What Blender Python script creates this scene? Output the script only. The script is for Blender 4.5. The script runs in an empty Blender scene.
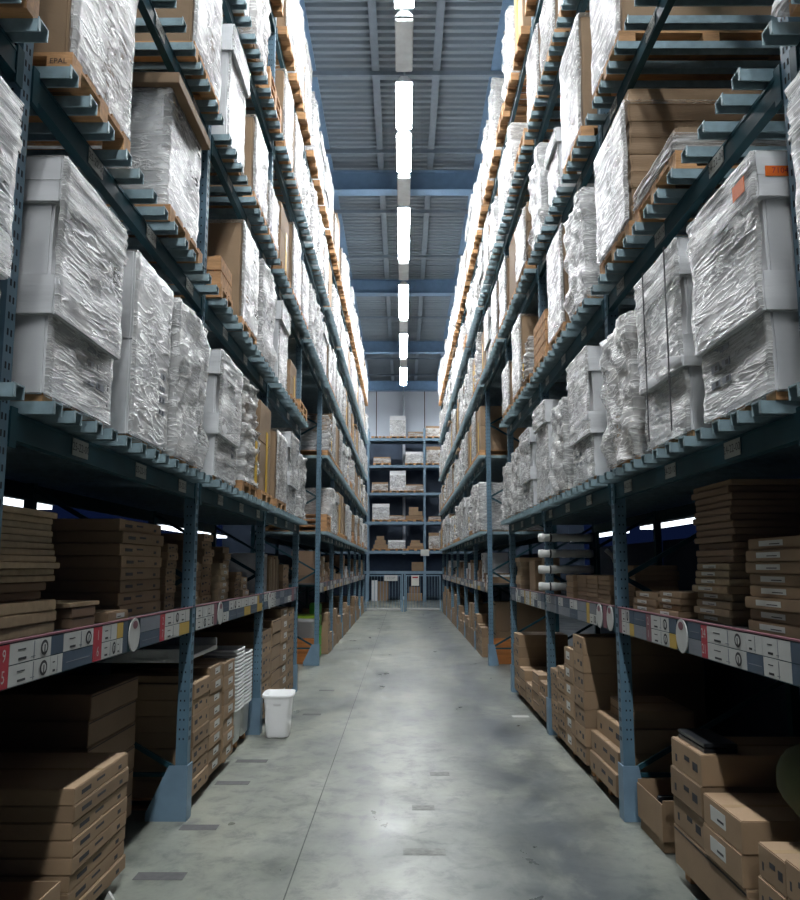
import bpy, bmesh, math, random
from mathutils import Vector, Matrix, noise
R = random.Random(11)
C = bpy.context.scene.collection
PI = math.pi
ORD = ['first','second','third','fourth','fifth','sixth','seventh','eighth','ninth','tenth','eleventh','twelfth','thirteenth','fourteenth','fifteenth','sixteenth','seventeenth','eighteenth','nineteenth','twentieth','twenty-first','twenty-second','twenty-third','twenty-fourth','twenty-fifth','twenty-sixth','twenty-seventh','twenty-eighth','twenty-ninth','thirtieth','thirty-first','thirty-second']

# ------------------------------------------------------------------ materials
def node_mat(name):
    m = bpy.data.materials.new(name); m.use_nodes = True
    nt = m.node_tree
    return m, nt, nt.nodes, nt.links, nt.nodes['Principled BSDF']
def ramp(N, pts):
    r = N.new('ShaderNodeValToRGB'); e = r.color_ramp.elements
    while len(e) < len(pts): e.new(0.5)
    for i, (p, c) in enumerate(pts):
        e[i].position = p; e[i].color = (*c, 1) if len(c) == 3 else c
    return r
def mat(name, col, rough=0.6, metal=0.0, var=0.12, scale=6.0, stretch=(1,1,1), bump=0.0, bscale=40.0, objvar=0.0, spec=None):
    m, nt, N, L, P = node_mat(name)
    P.inputs['Roughness'].default_value = rough; P.inputs['Metallic'].default_value = metal
    if spec is not None: P.inputs['Specular IOR Level'].default_value = spec
    tc = N.new('ShaderNodeTexCoord'); mp = N.new('ShaderNodeMapping'); mp.inputs['Scale'].default_value = stretch
    oi = N.new('ShaderNodeObjectInfo')
    L.new(tc.outputs['Object'], mp.inputs['Vector'])
    nz = N.new('ShaderNodeTexNoise'); nz.noise_dimensions = '4D'; nz.inputs['Scale'].default_value = scale; nz.inputs['Detail'].default_value = 5
    mul = N.new('ShaderNodeMath'); mul.operation = 'MULTIPLY'; mul.inputs[1].default_value = 37.0
    L.new(oi.outputs['Random'], mul.inputs[0]); L.new(mul.outputs[0], nz.inputs['W'])
    L.new(mp.outputs['Vector'], nz.inputs['Vector'])
    lo = tuple(c*(1-var) for c in col); hi = tuple(min(1, c*(1+var)) for c in col)
    r = ramp(N, [(0.3, lo), (0.7, hi)]); L.new(nz.outputs['Fac'], r.inputs['Fac'])
    out = r.outputs['Color']
    if objvar:
        hs = N.new('ShaderNodeHueSaturation'); mr = N.new('ShaderNodeMapRange')
        mr.inputs['To Min'].default_value = 1-objvar; mr.inputs['To Max'].default_value = 1+objvar
        L.new(oi.outputs['Random'], mr.inputs['Value']); L.new(mr.outputs['Result'], hs.inputs['Value'])
        L.new(out, hs.inputs['Color']); out = hs.outputs['Color']
    L.new(out, P.inputs['Base Color'])
    if bump:
        b = N.new('ShaderNodeBump'); b.inputs['Strength'].default_value = bump; b.inputs['Distance'].default_value = 0.01
        n2 = N.new('ShaderNodeTexNoise'); n2.inputs['Scale'].default_value = bscale; n2.inputs['Detail'].default_value = 4
        L.new(mp.outputs['Vector'], n2.inputs['Vector']); L.new(n2.outputs['Fac'], b.inputs['Height']); L.new(b.outputs['Normal'], P.inputs['Normal'])
    return m
def emit(name, col, s):
    m, nt, N, L, P = node_mat(name)
    P.inputs['Base Color'].default_value = (*col, 1); P.inputs['Emission Color'].default_value = (*col, 1); P.inputs['Emission Strength'].default_value = s
    return m
M = {}
M['brown'] = mat('corrugated_cardboard', (0.31, 0.208, 0.122), 0.75, var=0.1, scale=3, bump=0.15, bscale=25, objvar=0.18)
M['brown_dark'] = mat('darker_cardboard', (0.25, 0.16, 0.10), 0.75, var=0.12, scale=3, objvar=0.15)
M['white_card'] = mat('white_cardboard', (0.78, 0.79, 0.80), 0.38, var=0.07, scale=2.5, bump=0.25, bscale=4, objvar=0.06)
M['seam'] = mat('dark_seam', (0.05, 0.04, 0.035), 0.9)
M['tape'] = mat('packing_tape', (0.42, 0.30, 0.18), 0.25, var=0.05)
M['print'] = mat('black_print', (0.03, 0.03, 0.035), 0.7)
M['sticker'] = mat('paper_sticker', (0.6, 0.6, 0.56), 0.55, var=0.05)
M['orange'] = mat('orange_sticker', (0.85, 0.17, 0.01), 0.5, var=0.05)
M['yellow'] = mat('yellow_tape', (0.75, 0.47, 0.03), 0.4, var=0.08)
M['wood'] = mat('pallet_wood', (0.50, 0.27, 0.12), 0.75, var=0.3, scale=3, stretch=(2, 9, 9), bump=0.3, bscale=12, objvar=0.15)
M['pine'] = mat('pine_board', (0.60, 0.22, 0.055), 0.55, var=0.25, scale=2.5, stretch=(1.2, 1.2, 9))
M['teal'] = mat('dark_teal_rack_paint', (0.013, 0.055, 0.072), 0.55, var=0.18, scale=5, spec=0.25)
M['blue'] = mat('blue_grey_upright_paint', (0.10, 0.185, 0.25), 0.45, var=0.15, scale=6)
M['guard'] = mat('blue_guard_paint', (0.17, 0.27, 0.36), 0.5, var=0.12, scale=8)
M['hole'] = mat('punched_hole', (0.008, 0.012, 0.02), 0.9)
M['galv'] = mat('galvanised_steel', (0.27, 0.38, 0.42), 0.45, metal=0.15, var=0.2, scale=20)
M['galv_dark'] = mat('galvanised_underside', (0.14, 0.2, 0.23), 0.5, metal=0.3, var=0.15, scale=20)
M['label'] = mat('rack_label_card', (0.42, 0.43, 0.40), 0.6, var=0.1)
M['placard'] = mat('placard_white', (0.50, 0.51, 0.49), 0.5, var=0.07, scale=9)
M['placard_navy'] = mat('placard_navy', (0.05, 0.08, 0.12), 0.5)
M['placard_red'] = mat('placard_red', (0.42, 0.03, 0.05), 0.5)
M['placard_maroon'] = mat('placard_maroon', (0.20, 0.08, 0.10), 0.5)
M['placard_yellow'] = mat('placard_yellow', (0.48, 0.32, 0.06), 0.5)
M['placard_grey'] = mat('placard_grey', (0.18, 0.20, 0.23), 0.5)
M['board'] = mat('shelf_board', (0.09, 0.09, 0.09), 0.6)
M['plastic_white'] = mat('white_plastic', (0.93, 0.94, 0.93), 0.3, var=0.02)
_p = M['plastic_white'].node_tree.nodes['Principled BSDF']; _p.inputs['Subsurface Weight'].default_value = 0.5; _p.inputs['Subsurface Radius'].default_value = (0.1, 0.1, 0.1); _p.inputs['Subsurface Scale'].default_value = 0.5
M['plastic_grey'] = mat('grey_plastic', (0.35, 0.38, 0.4), 0.4, var=0.05)
M['plastic_green'] = mat('green_plastic', (0.10, 0.42, 0.05), 0.4)
M['plastic_lime'] = mat('lime_plastic', (0.38, 0.6, 0.05), 0.4)
M['roll'] = mat('rolled_white_fabric', (0.66, 0.66, 0.63), 0.7, var=0.1, bump=0.3, bscale=20)
M['black'] = mat('black_plastic', (0.015, 0.017, 0.02), 0.3)
M['olive'] = mat('olive_fabric', (0.10, 0.11, 0.05), 0.8)
M['ceil'] = mat('ceiling_sheet', (0.30, 0.37, 0.43), 0.5, var=0.06, scale=2)
M['purlin'] = mat('purlin_paint', (0.26, 0.33, 0.40), 0.5, var=0.08)
M['girder'] = mat('blue_girder_paint', (0.20, 0.34, 0.52), 0.45, var=0.08)
M['wall'] = mat('light_wall_panel', (0.62, 0.68, 0.76), 0.6, var=0.05, scale=1)
M['shade_backing'] = mat('dark_shade_backing', (0.03, 0.05, 0.09), 0.8)  # dark colour stands in for shade behind the racks
M['wall_low'] = mat('shade_toned_lower_wall', (0.07, 0.10, 0.15), 0.7, var=0.2, scale=1.5)  # lower wall coloured dark to give the dimness behind the far rack
M['joint'] = mat('floor_joint', (0.09, 0.095, 0.09), 0.8, var=0.4, scale=7)
M['tape_worn'] = mat('worn_tape', (0.17, 0.175, 0.16), 0.6, var=0.3, scale=25)
M['timber'] = mat('flat_pack_board', (0.42, 0.31, 0.19), 0.65, var=0.15, scale=4, stretch=(1, 6, 6), objvar=0.2)
M['tape_floor'] = mat('dark_floor_tape', (0.07, 0.07, 0.07), 0.6, var=0.25, scale=30)
M['lamp'] = emit('lamp_tube', (0.94, 0.97, 1.0), 124.0)
M['lamp_off'] = mat('lamp_diffuser_off', (0.6, 0.64, 0.66), 0.35)
M['lamp_side'] = emit('side_lamp', (0.85, 0.93, 1.0), 2.5)

def film_mat():
    m, nt, N, L, P = node_mat('stretch_film')
    tc = N.new('ShaderNodeTexCoord'); mp = N.new('ShaderNodeMapping'); oi = N.new('ShaderNodeObjectInfo')
    mp.inputs['Rotation'].default_value = (0.6, 0, 0); mp.inputs['Scale'].default_value = (3.2, 1.6, 8.5)
    L.new(tc.outputs['Object'], mp.inputs['Vector'])
    mul = N.new('ShaderNodeMath'); mul.operation = 'MULTIPLY'; mul.inputs[1].default_value = 51.0
    L.new(oi.outputs['Random'], mul.inputs[0])
    nz = N.new('ShaderNodeTexNoise'); nz.noise_dimensions = '4D'; nz.inputs['Scale'].default_value = 1.6; nz.inputs['Detail'].default_value = 5; nz.inputs['Distortion'].default_value = 1.0
    L.new(mp.outputs['Vector'], nz.inputs['Vector']); L.new(mul.outputs[0], nz.inputs['W'])
    # ridges: sharp folds of film
    s = N.new('ShaderNodeMath'); s.operation = 'SUBTRACT'; s.inputs[1].default_value = 0.5; L.new(nz.outputs['Fac'], s.inputs[0])
    a = N.new('ShaderNodeMath'); a.operation = 'ABSOLUTE'; L.new(s.outputs[0], a.inputs[0])
    r = ramp(N, [(0.0, (1, 1, 1)), (0.035, (0.25, 0.25, 0.25)), (0.14, (0, 0, 0))]); L.new(a.outputs[0], r.inputs['Fac'])
    b = N.new('ShaderNodeBump'); b.inputs['Strength'].default_value = 0.6; b.inputs['Distance'].default_value = 0.02
    mix = N.new('ShaderNodeMath'); mix.operation = 'ADD'
    L.new(r.outputs['Color'], mix.inputs[0]); L.new(nz.outputs['Fac'], mix.inputs[1])
    L.new(mix.outputs[0], b.inputs['Height']); L.new(b.outputs['Normal'], P.inputs['Normal'])
    P.inputs['Base Color'].default_value = (0.80, 0.80, 0.78, 1); P.inputs['Roughness'].default_value = 0.28
    P.inputs['Specular IOR Level'].default_value = 0.75
    n2 = N.new('ShaderNodeTexNoise'); n2.noise_dimensions = '4D'; n2.inputs['Scale'].default_value = 2.2; n2.inputs['Detail'].default_value = 2
    L.new(tc.outputs['Object'], n2.inputs['Vector']); L.new(mul.outputs[0], n2.inputs['W'])
    r2 = ramp(N, [(0.36, (0.12,)*3), (0.66, (0.55,)*3)]); L.new(n2.outputs['Fac'], r2.inputs['Fac'])
    ad = N.new('ShaderNodeMath'); ad.operation = 'ADD'; ad.use_clamp = True
    m3 = N.new('ShaderNodeMath'); m3.operation = 'MULTIPLY'; m3.inputs[1].default_value = 0.5
    L.new(r.outputs['Color'], m3.inputs[0]); L.new(m3.outputs[0], ad.inputs[0]); L.new(r2.outputs['Color'], ad.inputs[1])
    L.new(ad.outputs[0], P.inputs['Alpha'])
    return m
M['film'] = film_mat()

def floor_mat():
    m, nt, N, L, P = node_mat('polished_concrete')
    tc = N.new('ShaderNodeTexCoord')
    def nz(sc, det, stretch=(1,1,1), dist=0.0, rough=0.55):
        mp = N.new('ShaderNodeMapping'); mp.inputs['Scale'].default_value = stretch; L.new(tc.outputs['Object'], mp.inputs['Vector'])
        n = N.new('ShaderNodeTexNoise'); n.inputs['Scale'].default_value = sc; n.inputs['Detail'].default_value = det; n.inputs['Distortion'].default_value = dist; n.inputs['Roughness'].default_value = rough
        L.new(mp.outputs['Vector'], n.inputs['Vector']); return n.outputs['Fac']
    a = ramp(N, [(0.28, (0.09, 0.105, 0.10)), (0.42, (0.18, 0.195, 0.17)), (0.55, (0.27, 0.282, 0.235)), (0.75, (0.38, 0.385, 0.315))])
    L.new(nz(0.75, 6, (1.3, 0.6, 1), 0.25, 0.55), a.inputs['Fac'])
    b = ramp(N, [(0.38, (0.46, 0.49, 0.52)), (0.5, (0.85, 0.86, 0.86)), (0.62, (1.0, 1.0, 1.0))]); L.new(nz(4.5, 10, (1.2, 1.0, 1), 0.35, 0.72), b.inputs['Fac'])
    mx = N.new('ShaderNodeMix'); mx.data_type = 'RGBA'; mx.blend_type = 'MULTIPLY'; mx.inputs['Factor'].default_value = 0.9
    L.new(a.outputs['Color'], mx.inputs['A']); L.new(b.outputs['Color'], mx.inputs['B'])
    c = ramp(N, [(0.60, (1, 1, 1)), (0.76, (0.78, 0.78, 0.78))]); L.new(nz(14, 6, (1, 2.2, 1), 0.5, 0.7), c.inputs['Fac'])
    m2 = N.new('ShaderNodeMix'); m2.data_type = 'RGBA'; m2.blend_type = 'MULTIPLY'; m2.inputs['Factor'].default_value = 1
    L.new(mx.outputs['Result'], m2.inputs['A']); L.new(c.outputs['Color'], m2.inputs['B']); L.new(m2.outputs['Result'], P.inputs['Base Color'])
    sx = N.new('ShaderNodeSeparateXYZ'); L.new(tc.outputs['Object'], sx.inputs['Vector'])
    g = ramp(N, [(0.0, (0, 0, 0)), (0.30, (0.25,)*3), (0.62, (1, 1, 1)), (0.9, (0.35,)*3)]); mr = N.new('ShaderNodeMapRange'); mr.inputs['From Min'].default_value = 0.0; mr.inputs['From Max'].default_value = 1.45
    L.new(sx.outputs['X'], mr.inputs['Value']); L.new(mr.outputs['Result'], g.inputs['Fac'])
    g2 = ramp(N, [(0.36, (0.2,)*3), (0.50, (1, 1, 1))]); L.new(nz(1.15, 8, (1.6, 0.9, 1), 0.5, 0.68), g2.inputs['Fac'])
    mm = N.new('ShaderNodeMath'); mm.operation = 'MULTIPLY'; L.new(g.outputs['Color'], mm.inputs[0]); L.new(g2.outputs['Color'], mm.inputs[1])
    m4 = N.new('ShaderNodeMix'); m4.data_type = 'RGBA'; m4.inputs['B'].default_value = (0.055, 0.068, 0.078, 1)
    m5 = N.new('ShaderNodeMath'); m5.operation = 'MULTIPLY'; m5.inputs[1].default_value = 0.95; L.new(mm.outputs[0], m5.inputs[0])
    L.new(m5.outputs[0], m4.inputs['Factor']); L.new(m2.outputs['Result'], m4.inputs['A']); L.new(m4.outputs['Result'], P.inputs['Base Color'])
    rr = ramp(N, [(0.3, (0.27,)*3), (0.7, (0.48,)*3)]); L.new(nz(1.9, 6, (1.2, 0.8, 1), 0.3), rr.inputs['Fac']); L.new(rr.outputs['Color'], P.inputs['Roughness'])
    bp = N.new('ShaderNodeBump'); bp.inputs['Strength'].default_value = 0.12; bp.inputs['Distance'].default_value = 0.01
    L.new(nz(9, 5), bp.inputs['Height']); L.new(bp.outputs['Normal'], P.inputs['Normal'])
    return m
M['floor'] = floor_mat()

# ------------------------------------------------------------------ mesh builder
class MB:
    def __init__(s): s.v = []; s.f = []; s.mi = []; s.mats = []
    def m(s, name):
        if name not in s.mats: s.mats.append(name)
        return s.mats.index(name)
    def poly(s, pts, mt):
        n = len(s.v); s.v += [tuple(p) for p in pts]; s.f.append(tuple(range(n, n+len(pts)))); s.mi.append(s.m(mt))
    def box(s, x0, x1, y0, y1, z0, z1, mt):
        if x0 > x1: x0, x1 = x1, x0
        if y0 > y1: y0, y1 = y1, y0
        n = len(s.v)
        s.v += [(x0,y0,z0),(x1,y0,z0),(x1,y1,z0),(x0,y1,z0),(x0,y0,z1),(x1,y0,z1),(x1,y1,z1),(x0,y1,z1)]
        k = s.m(mt)
        for q in ((0,3,2,1),(4,5,6,7),(0,1,5,4),(1,2,6,5),(2,3,7,6),(3,0,4,7)):
            s.f.append(tuple(n+i for i in q)); s.mi.append(k)
    def bar(s, p, q, w, h, mt):
        p = Vector(p); q = Vector(q); d = (q-p).normalized()
        u = d.cross(Vector((0,0,1)))
        if u.length < 1e-3: u = Vector((1,0,0))
        u.normalize(); t = u.cross(d).normalized()
        n = len(s.v)
        for c in (p, q):
            for a, b in ((-1,-1),(1,-1),(1,1),(-1,1)): s.v.append(tuple(c+u*a*w/2+t*b*h/2))
        k = s.m(mt)
        for f in ((0,1,2,3),(7,6,5,4),(0,4,5,1),(1,5,6,2),(2,6,7,3),(3,7,4,0)):
            s.f.append(tuple(n+i for i in f)); s.mi.append(k)
    def tube(s, pts, r, mt, seg=10, radii=None):
        n0 = len(s.v); k = s.m(mt); P = [Vector(p) for p in pts]
        for i, p in enumerate(P):
            d = (P[min(i+1, len(P)-1)] - P[max(i-1, 0)]).normalized()
            u = d.cross(Vector((0,0,1)))
            if u.length < 1e-3: u = Vector((1,0,0))
            u.normalize(); t = u.cross(d)
            rr = radii[i] if radii else r
            for j in range(seg):
                a = 2*PI*j/seg; s.v.append(tuple(p + (u*math.cos(a)+t*math.sin(a))*rr))
        for i in range(len(P)-1):
            for j in range(seg):
                a = n0+i*seg+j; b = n0+i*seg+(j+1) % seg
                s.f.append((a, b, b+seg, a+seg)); s.mi.append(k)
        s.f.append(tuple(n0+j for j in reversed(range(seg)))); s.mi.append(k)
        e = n0+(len(P)-1)*seg; s.f.append(tuple(e+j for j in range(seg))); s.mi.append(k)
    def mesh(s, name, bevel=0.0, smooth=False):
        me = bpy.data.meshes.new(name); me.from_pydata(s.v, [], s.f)
        for m_ in s.mats: me.materials.append(M[m_])
        me.polygons.foreach_set('material_index', s.mi)
        bm = bmesh.new(); bm.from_mesh(me)
        if bevel:
            bmesh.ops.bevel(bm, geom=[e for e in bm.edges if len(e.link_faces) == 2], offset=bevel, segments=2, affect='EDGES', clamp_overlap=True)
        bmesh.ops.recalc_face_normals(bm, faces=bm.faces[:])
        bm.to_mesh(me); bm.free()
        if smooth: me.polygons.foreach_set('use_smooth', [True]*len(me.polygons))
        me.update(); return me
_txt = {}
def text_pts(t):
    if t not in _txt:
        cu = bpy.data.curves.new('lettering', 'FONT'); cu.body = t; cu.align_x = 'CENTER'; cu.align_y = 'CENTER'; cu.resolution_u = 2
        o = bpy.data.objects.new('lettering', cu); me = bpy.data.meshes.new_from_object(o)
        _txt[t] = ([tuple(v.co) for v in me.vertices], [tuple(p.vertices) for p in me.polygons])
        bpy.data.objects.remove(o); bpy.data.curves.remove(cu); bpy.data.meshes.remove(me)
    return _txt[t]
def put_text(mb, t, size, c, u, w, n, mt, sx=1.0):
    V, F = text_pts(t); c = Vector(c); u = Vector(u); w = Vector(w); n = Vector(n)
    k = len(mb.v); mi = mb.m(mt)
    for v in V: mb.v.append(tuple(c + u*v[0]*size*sx + w*v[1]*size + n*0.0015))
    for f in F: mb.f.append(tuple(k+i for i in f)); mb.mi.append(mi)

def ob(name, me, parent=None, loc=(0,0,0), rz=0, scale=None):
    o = bpy.data.objects.new(name, me); C.objects.link(o); o.location = loc; o.rotation_euler = (0,0,rz)
    if scale: o.scale = scale
    if parent: o.parent = parent
    return o
def tag(o, label, cat, group=None):
    o['label'] = label; o['category'] = cat
    if group: o['group'] = group
    return o
def thing(name, label, cat, loc=(0,0,0), rz=0, group=None):
    o = bpy.data.objects.new(name, None); C.objects.link(o); o.location = loc; o.rotation_euler = (0,0,rz)
    return tag(o, label, cat, group)
def struct(name, me, loc=(0,0,0)):
    o = ob(name, me, None, loc); o['kind'] = 'structure'; return o

# ------------------------------------------------------------------ setting
ZC = 10.8
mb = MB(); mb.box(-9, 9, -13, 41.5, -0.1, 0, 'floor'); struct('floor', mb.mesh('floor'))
mb = MB(); mb.box(-9, 9, 41.5, 41.7, 7.78, ZC+0.1, 'wall'); mb.box(-9, 9, 41.5, 41.7, 0, 7.78, 'wall_low')
for x in (-3.6, -1.35, 1.1, 3.5): mb.box(x-0.02, x+0.02, 41.49, 41.5, 7.78, ZC, 'seam')
struct('wall_back', mb.mesh('wall_back'))
for sx, nm in ():
    mb = MB(); mb.box(sx*9, sx*9.1, -13, 41.5, 0, ZC+0.1, 'shade_backing'); struct(nm, mb.mesh(nm))
mb = MB()
y = -13.0; pitch = 0.2
prof = []
while y < 41.5:
    prof += [(y, ZC), (y+0.09, ZC), (y+0.115, ZC+0.06), (y+0.175, ZC+0.06)]; y += pitch
k = mb.m('ceil')
for (a, z) in prof: mb.v += [(-9, a, z), (9, a, z)]
for i in range(len(prof)-1): mb.f.append((2*i, 2*i+1, 2*i+3, 2*i+2)); mb.mi.append(k)
struct('ceiling', mb.mesh('ceiling'))
n = 0
for i, x in enumerate((-5.2, -3.9, -2.8, -1.72, -0.5, 0.62, 1.74, 2.9, 4.0, 5.2)):
    mb = MB(); w = 0.14 if abs(abs(x)-1.73) < 0.02 else 0.07; h = 0.22 if w > 0.1 else 0.13
    m_ = 'girder' if w > 0.1 else 'purlin'
    mb.box(x-w/2, x+w/2, -13, 41.4, ZC-h, ZC-0.005, m_); mb.box(x-w, x+w, -13, 41.4, ZC-h-0.02, ZC-h, m_)
    n += 1; struct('trim_%d' % n, mb.mesh('trim'))
for Y in (-10.8, -3.6, 3.6, 10.8, 18.0, 25.2, 32.4, 39.6):          # main girders across the aisle
    mb = MB(); mb.box(-9, 9, Y-0.05, Y+0.05, ZC-0.68, ZC-0.25, 'girder'); mb.box(-9, 9, Y-0.16, Y+0.16, ZC-0.71, ZC-0.68, 'girder'); mb.box(-9, 9, Y-0.16, Y+0.16, ZC-0.25, ZC-0.245, 'girder')
    n += 1; struct('trim_%d' % n, mb.mesh('trim'))
y = 7.9
for j in range(12):
    Y = 7.9+3.07*j - 0.2*(j//3)
    if all(abs(Y-g) > 0.5 for g in (10.8, 18, 25.2, 32.4, 39.6)):
        mb = MB(); mb.box(-9, 9, Y-0.03, Y+0.03, ZC-0.33, ZC-0.25, 'purlin'); n += 1; struct('trim_%d' % n, mb.mesh('trim'))
mb = MB(); mb.box(-0.584, -0.577, -13, 41.5, -0.002, 0.0006, 'joint'); n += 1; struct('trim_%d' % n, mb.mesh('trim'))
# conduit carrying the lamps
mb = MB(); mb.tube([(0.02, -13, 9.22), (0.02, 41.4, 9.22)], 0.015, 'purlin', 8)
for j in range(-2, 9): mb.tube([(0.02, -2+4.6*j+2.4, 9.22), (0.02, -2+4.6*j+2.4, ZC-0.02)], 0.006, 'purlin', 6)
tag(ob('lamp_conduit', mb.mesh('lamp_conduit')), 'thin grey conduit running above the row of ceiling lamps', 'conduit')
# lamps
def lamp(Y0, Y1, lit, label):
    t = thing('ceiling_lamp', label, 'lamp', (0.02, (Y0+Y1)/2, 9.0), 0, 'row of long ceiling lamps over the aisle')
    L_ = (Y1-Y0)/2
    mb = MB()
    pr = [(-0.13, 0.05), (-0.05, 0.15), (0.05, 0.15), (0.13, 0.05)]
    for sgn in (-1, 1): mb.poly([(x, sgn*L_, z) for x, z in (pr if sgn > 0 else pr[::-1])], 'lamp_off')
    for i in range(3):
        a, b = pr[i], pr[i+1]; mb.poly([(a[0], -L_, a[1]), (a[0], L_, a[1]), (b[0], L_, b[1]), (b[0], -L_, b[1])], 'lamp_off')
    ob('housing', mb.mesh('housing'), t)
    mb = MB(); m_ = 'lamp' if lit else 'lamp_off'
    mb.box(-0.125, 0.125, -L_+0.03, L_-0.03, 0.0, 0.048, m_)
    ob('diffuser', mb.mesh('diffuser', 0.01), t)
    mb = MB(); mb.tube([(0, -L_*0.7, 0.15), (0, -L_*0.7, 0.21)], 0.008, 'purlin', 6); mb.tube([(0, L_*0.7, 0.15), (0, L_*0.7, 0.21)], 0.008, 'purlin', 6)
    ob('hanger', mb.mesh('hanger'), t)
k = 0; pairs = []
for j, s0 in enumerate((-11.3, -6.65, -2.0, 2.65, 7.3, 11.95, 16.5, 21.3, 26.0, 30.6)):
    pairs.append((s0, True)); pairs.append((s0+1.55, True))
    if s0 < 30: pairs.append((s0+3.1, False))
for i, (s0, lit) in enumerate(pairs):
    lamp(s0, s0+1.36 if lit else s0+1.25, lit, '%s long ceiling lamp above the aisle, %s' % ('glowing white' if lit else 'unlit grey', 'behind the viewer, %s' % ORD[i] if i < 9 else '%s from the top of the photo' % ORD[max(0, i-11)] if i > 10 else 'over the camera, %s' % ORD[i-9]))

for i, x in enumerate((-2.9, 2.9)):  # unseen lamps added behind the racks to brighten the back wall
    t = thing('ceiling_lamp', 'added unseen lamp brightening the back wall, %s' % ('left of the aisle', 'right of the aisle')[i], 'lamp', (x, 38.1, 9.5), PI/2, 'added unseen lamps brightening the back wall')
    mb = MB(); mb.box(-0.13, 0.13, -0.9, 0.9, 0.05, 0.12, 'lamp_off'); ob('housing', mb.mesh('housing'), t)
    mb = MB(); mb.box(-0.12, 0.12, -0.88, 0.88, 0.0, 0.048, 'lamp'); ob('diffuser', mb.mesh('diffuser'), t)
    mb = MB(); mb.tube([(0, -0.6, 0.12), (0, -0.6, ZC-9.52)], 0.008, 'purlin', 6); mb.tube([(0, 0.6, 0.12), (0, 0.6, ZC-9.52)], 0.008, 'purlin', 6); ob('hanger', mb.mesh('hanger'), t)
# ------------------------------------------------------------------ racks
BASE = {-1: 1.39, 1: 1.415}
LEV = [2.15, 3.45, 4.69, 6.08, 7.47]
BAYS = [(0.07, 2.84), (2.84, 5.6), (5.6, 8.35), (8.35, 11.1), (11.1, 14.0)] + [(14.0+2.7*i, 16.7+2.7*i) for i in range(6)]
SIDE = {-1: 'left', 1: 'right'}
DP = 1.16
def X(s, d): return s*(BASE[s]+d)
_cache = {}
def cached(key, fn):
    if key not in _cache: _cache[key] = fn()
    return _cache[key]
def upright_mesh(s, top):
    mb = MB(); w = 0.038
    # open section: aisle flange, camera flange, back flange
    mb.box(0, s*0.012, -w, w, 0, top, 'blue'); mb.box(s*0.012, s*0.075, -w, -w+0.01, 0, top, 'blue'); mb.box(s*0.012, s*0.075, w-0.01, w, 0, top, 'blue')
    z = 0.5
    while z < top-0.05:
        for dx in (0.03, 0.055):
            mb.box(s*(dx-0.004), s*(dx+0.004), -w-0.0012, -w, z-0.006, z+0.006, 'hole')
        mb.box(-s*0.0012, 0, -0.018, -0.008, z-0.012, z+0.012, 'hole'); mb.box(-s*0.0012, 0, 0.008, 0.018, z-0.012, z+0.012, 'hole')
        z += 0.06
    return mb.mesh('upright')
def guard_mesh(s):
    mb = MB(); wb, wt = (0.25, 0.11) if s < 0 else (0.15, 0.09); h = 0.34
    y = -0.062
    for (a, b) in ((y, y+0.006),):
        p = [(-s*0.012, a, 0.0), (s*wb, a, 0.0), (s*wb, a, 0.05), (s*wt, a, h), (-s*0.012, a, h)]
        q = [(x_, b, z_) for x_, _, z_ in p]
        mb.poly(p, 'guard'); mb.poly(q[::-1], 'guard')
        for i in range(5): mb.poly([p[i], q[i], q[(i+1) % 5], p[(i+1) % 5]], 'guard')
    mb.box(-s*0.012, -s*0.004, y+0.006, 0.06, 0, h, 'guard')
    mb.box(-s*0.012, s*wb, y+0.006, 0.06, 0, 0.008, 'guard')
    return mb.mesh('base_guard')
def braces_mesh(s, levels_top, low):
    mb = MB(); z = 0.3; a, b = 0.075, DP-0.02
    flip = True
    while z + 0.62 < levels_top:
        p, q = ((s*a, 0, z), (s*b, 0, z+0.6)) if flip else ((s*b, 0, z), (s*a, 0, z+0.6))
        mb.bar(p, q, 0.022, 0.03, 'teal'); z += 0.62; flip = not flip
    mb.box(s*a, s*b, -0.012, 0.012, 0.26, 0.285, 'teal')
    return mb.mesh('brace')
def beam_mesh(s, L_, h=0.10):
    mb = MB()
    mb.box(0, s*0.04, 0, L_, -h, 0, 'teal')
    mb.box(-s*0.003, 0, 0, L_, -h, -h+0.014, 'teal'); mb.box(-s*0.003, 0, 0, L_, -0.014, 0, 'teal')
    mb.box(-s*0.007, 0, -0.0, 0.05, -h-0.03, 0.015, 'teal'); mb.box(-s*0.007, 0, L_-0.05, L_, -h-0.03, 0.015, 'teal')
    return mb.mesh('beam')
def support_mesh(s):
    mb = MB(); a, b = -s*0.125, s*(DP+0.03); w = 0.034; h = 0.048
    if a > b: a, b = b, a
    mb.box(a, b, -w, w, h-0.006, h, 'galv'); mb.box(a, b, -w, -w+0.006, 0.0005, h-0.006, 'galv'); mb.box(a, b, w-0.006, w, 0.0005, h-0.006, 'galv')
    e = -s*0.125
    mb.box(e, e+s*0.004, -w-0.012, -w, 0.0005, h, 'galv')
    return mb.mesh('pallet_support')
def shelf_mesh(s, L_):
    mb = MB(); mb.box(s*0.03, s*(DP-0.03), 0, L_, 1.305, 1.33, 'board')
    for y_ in (0.5, 1.35, 2.2):
        if y_ < L_: mb.box(s*0.05, s*(DP-0.05), y_-0.03, y_+0.03, 1.255, 1.305, 'teal')
    return mb.mesh('shelf_board')
def rail_mesh(s, L_):
    mb = MB(); mb.box(0.0, s*0.03, 0, L_, 1.175, 1.335, 'teal')
    mb.box(-s*0.006, s*0.012, 0, L_, 1.335, 1.342, 'placard_maroon'); return mb.mesh('shelf_edge')
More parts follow.
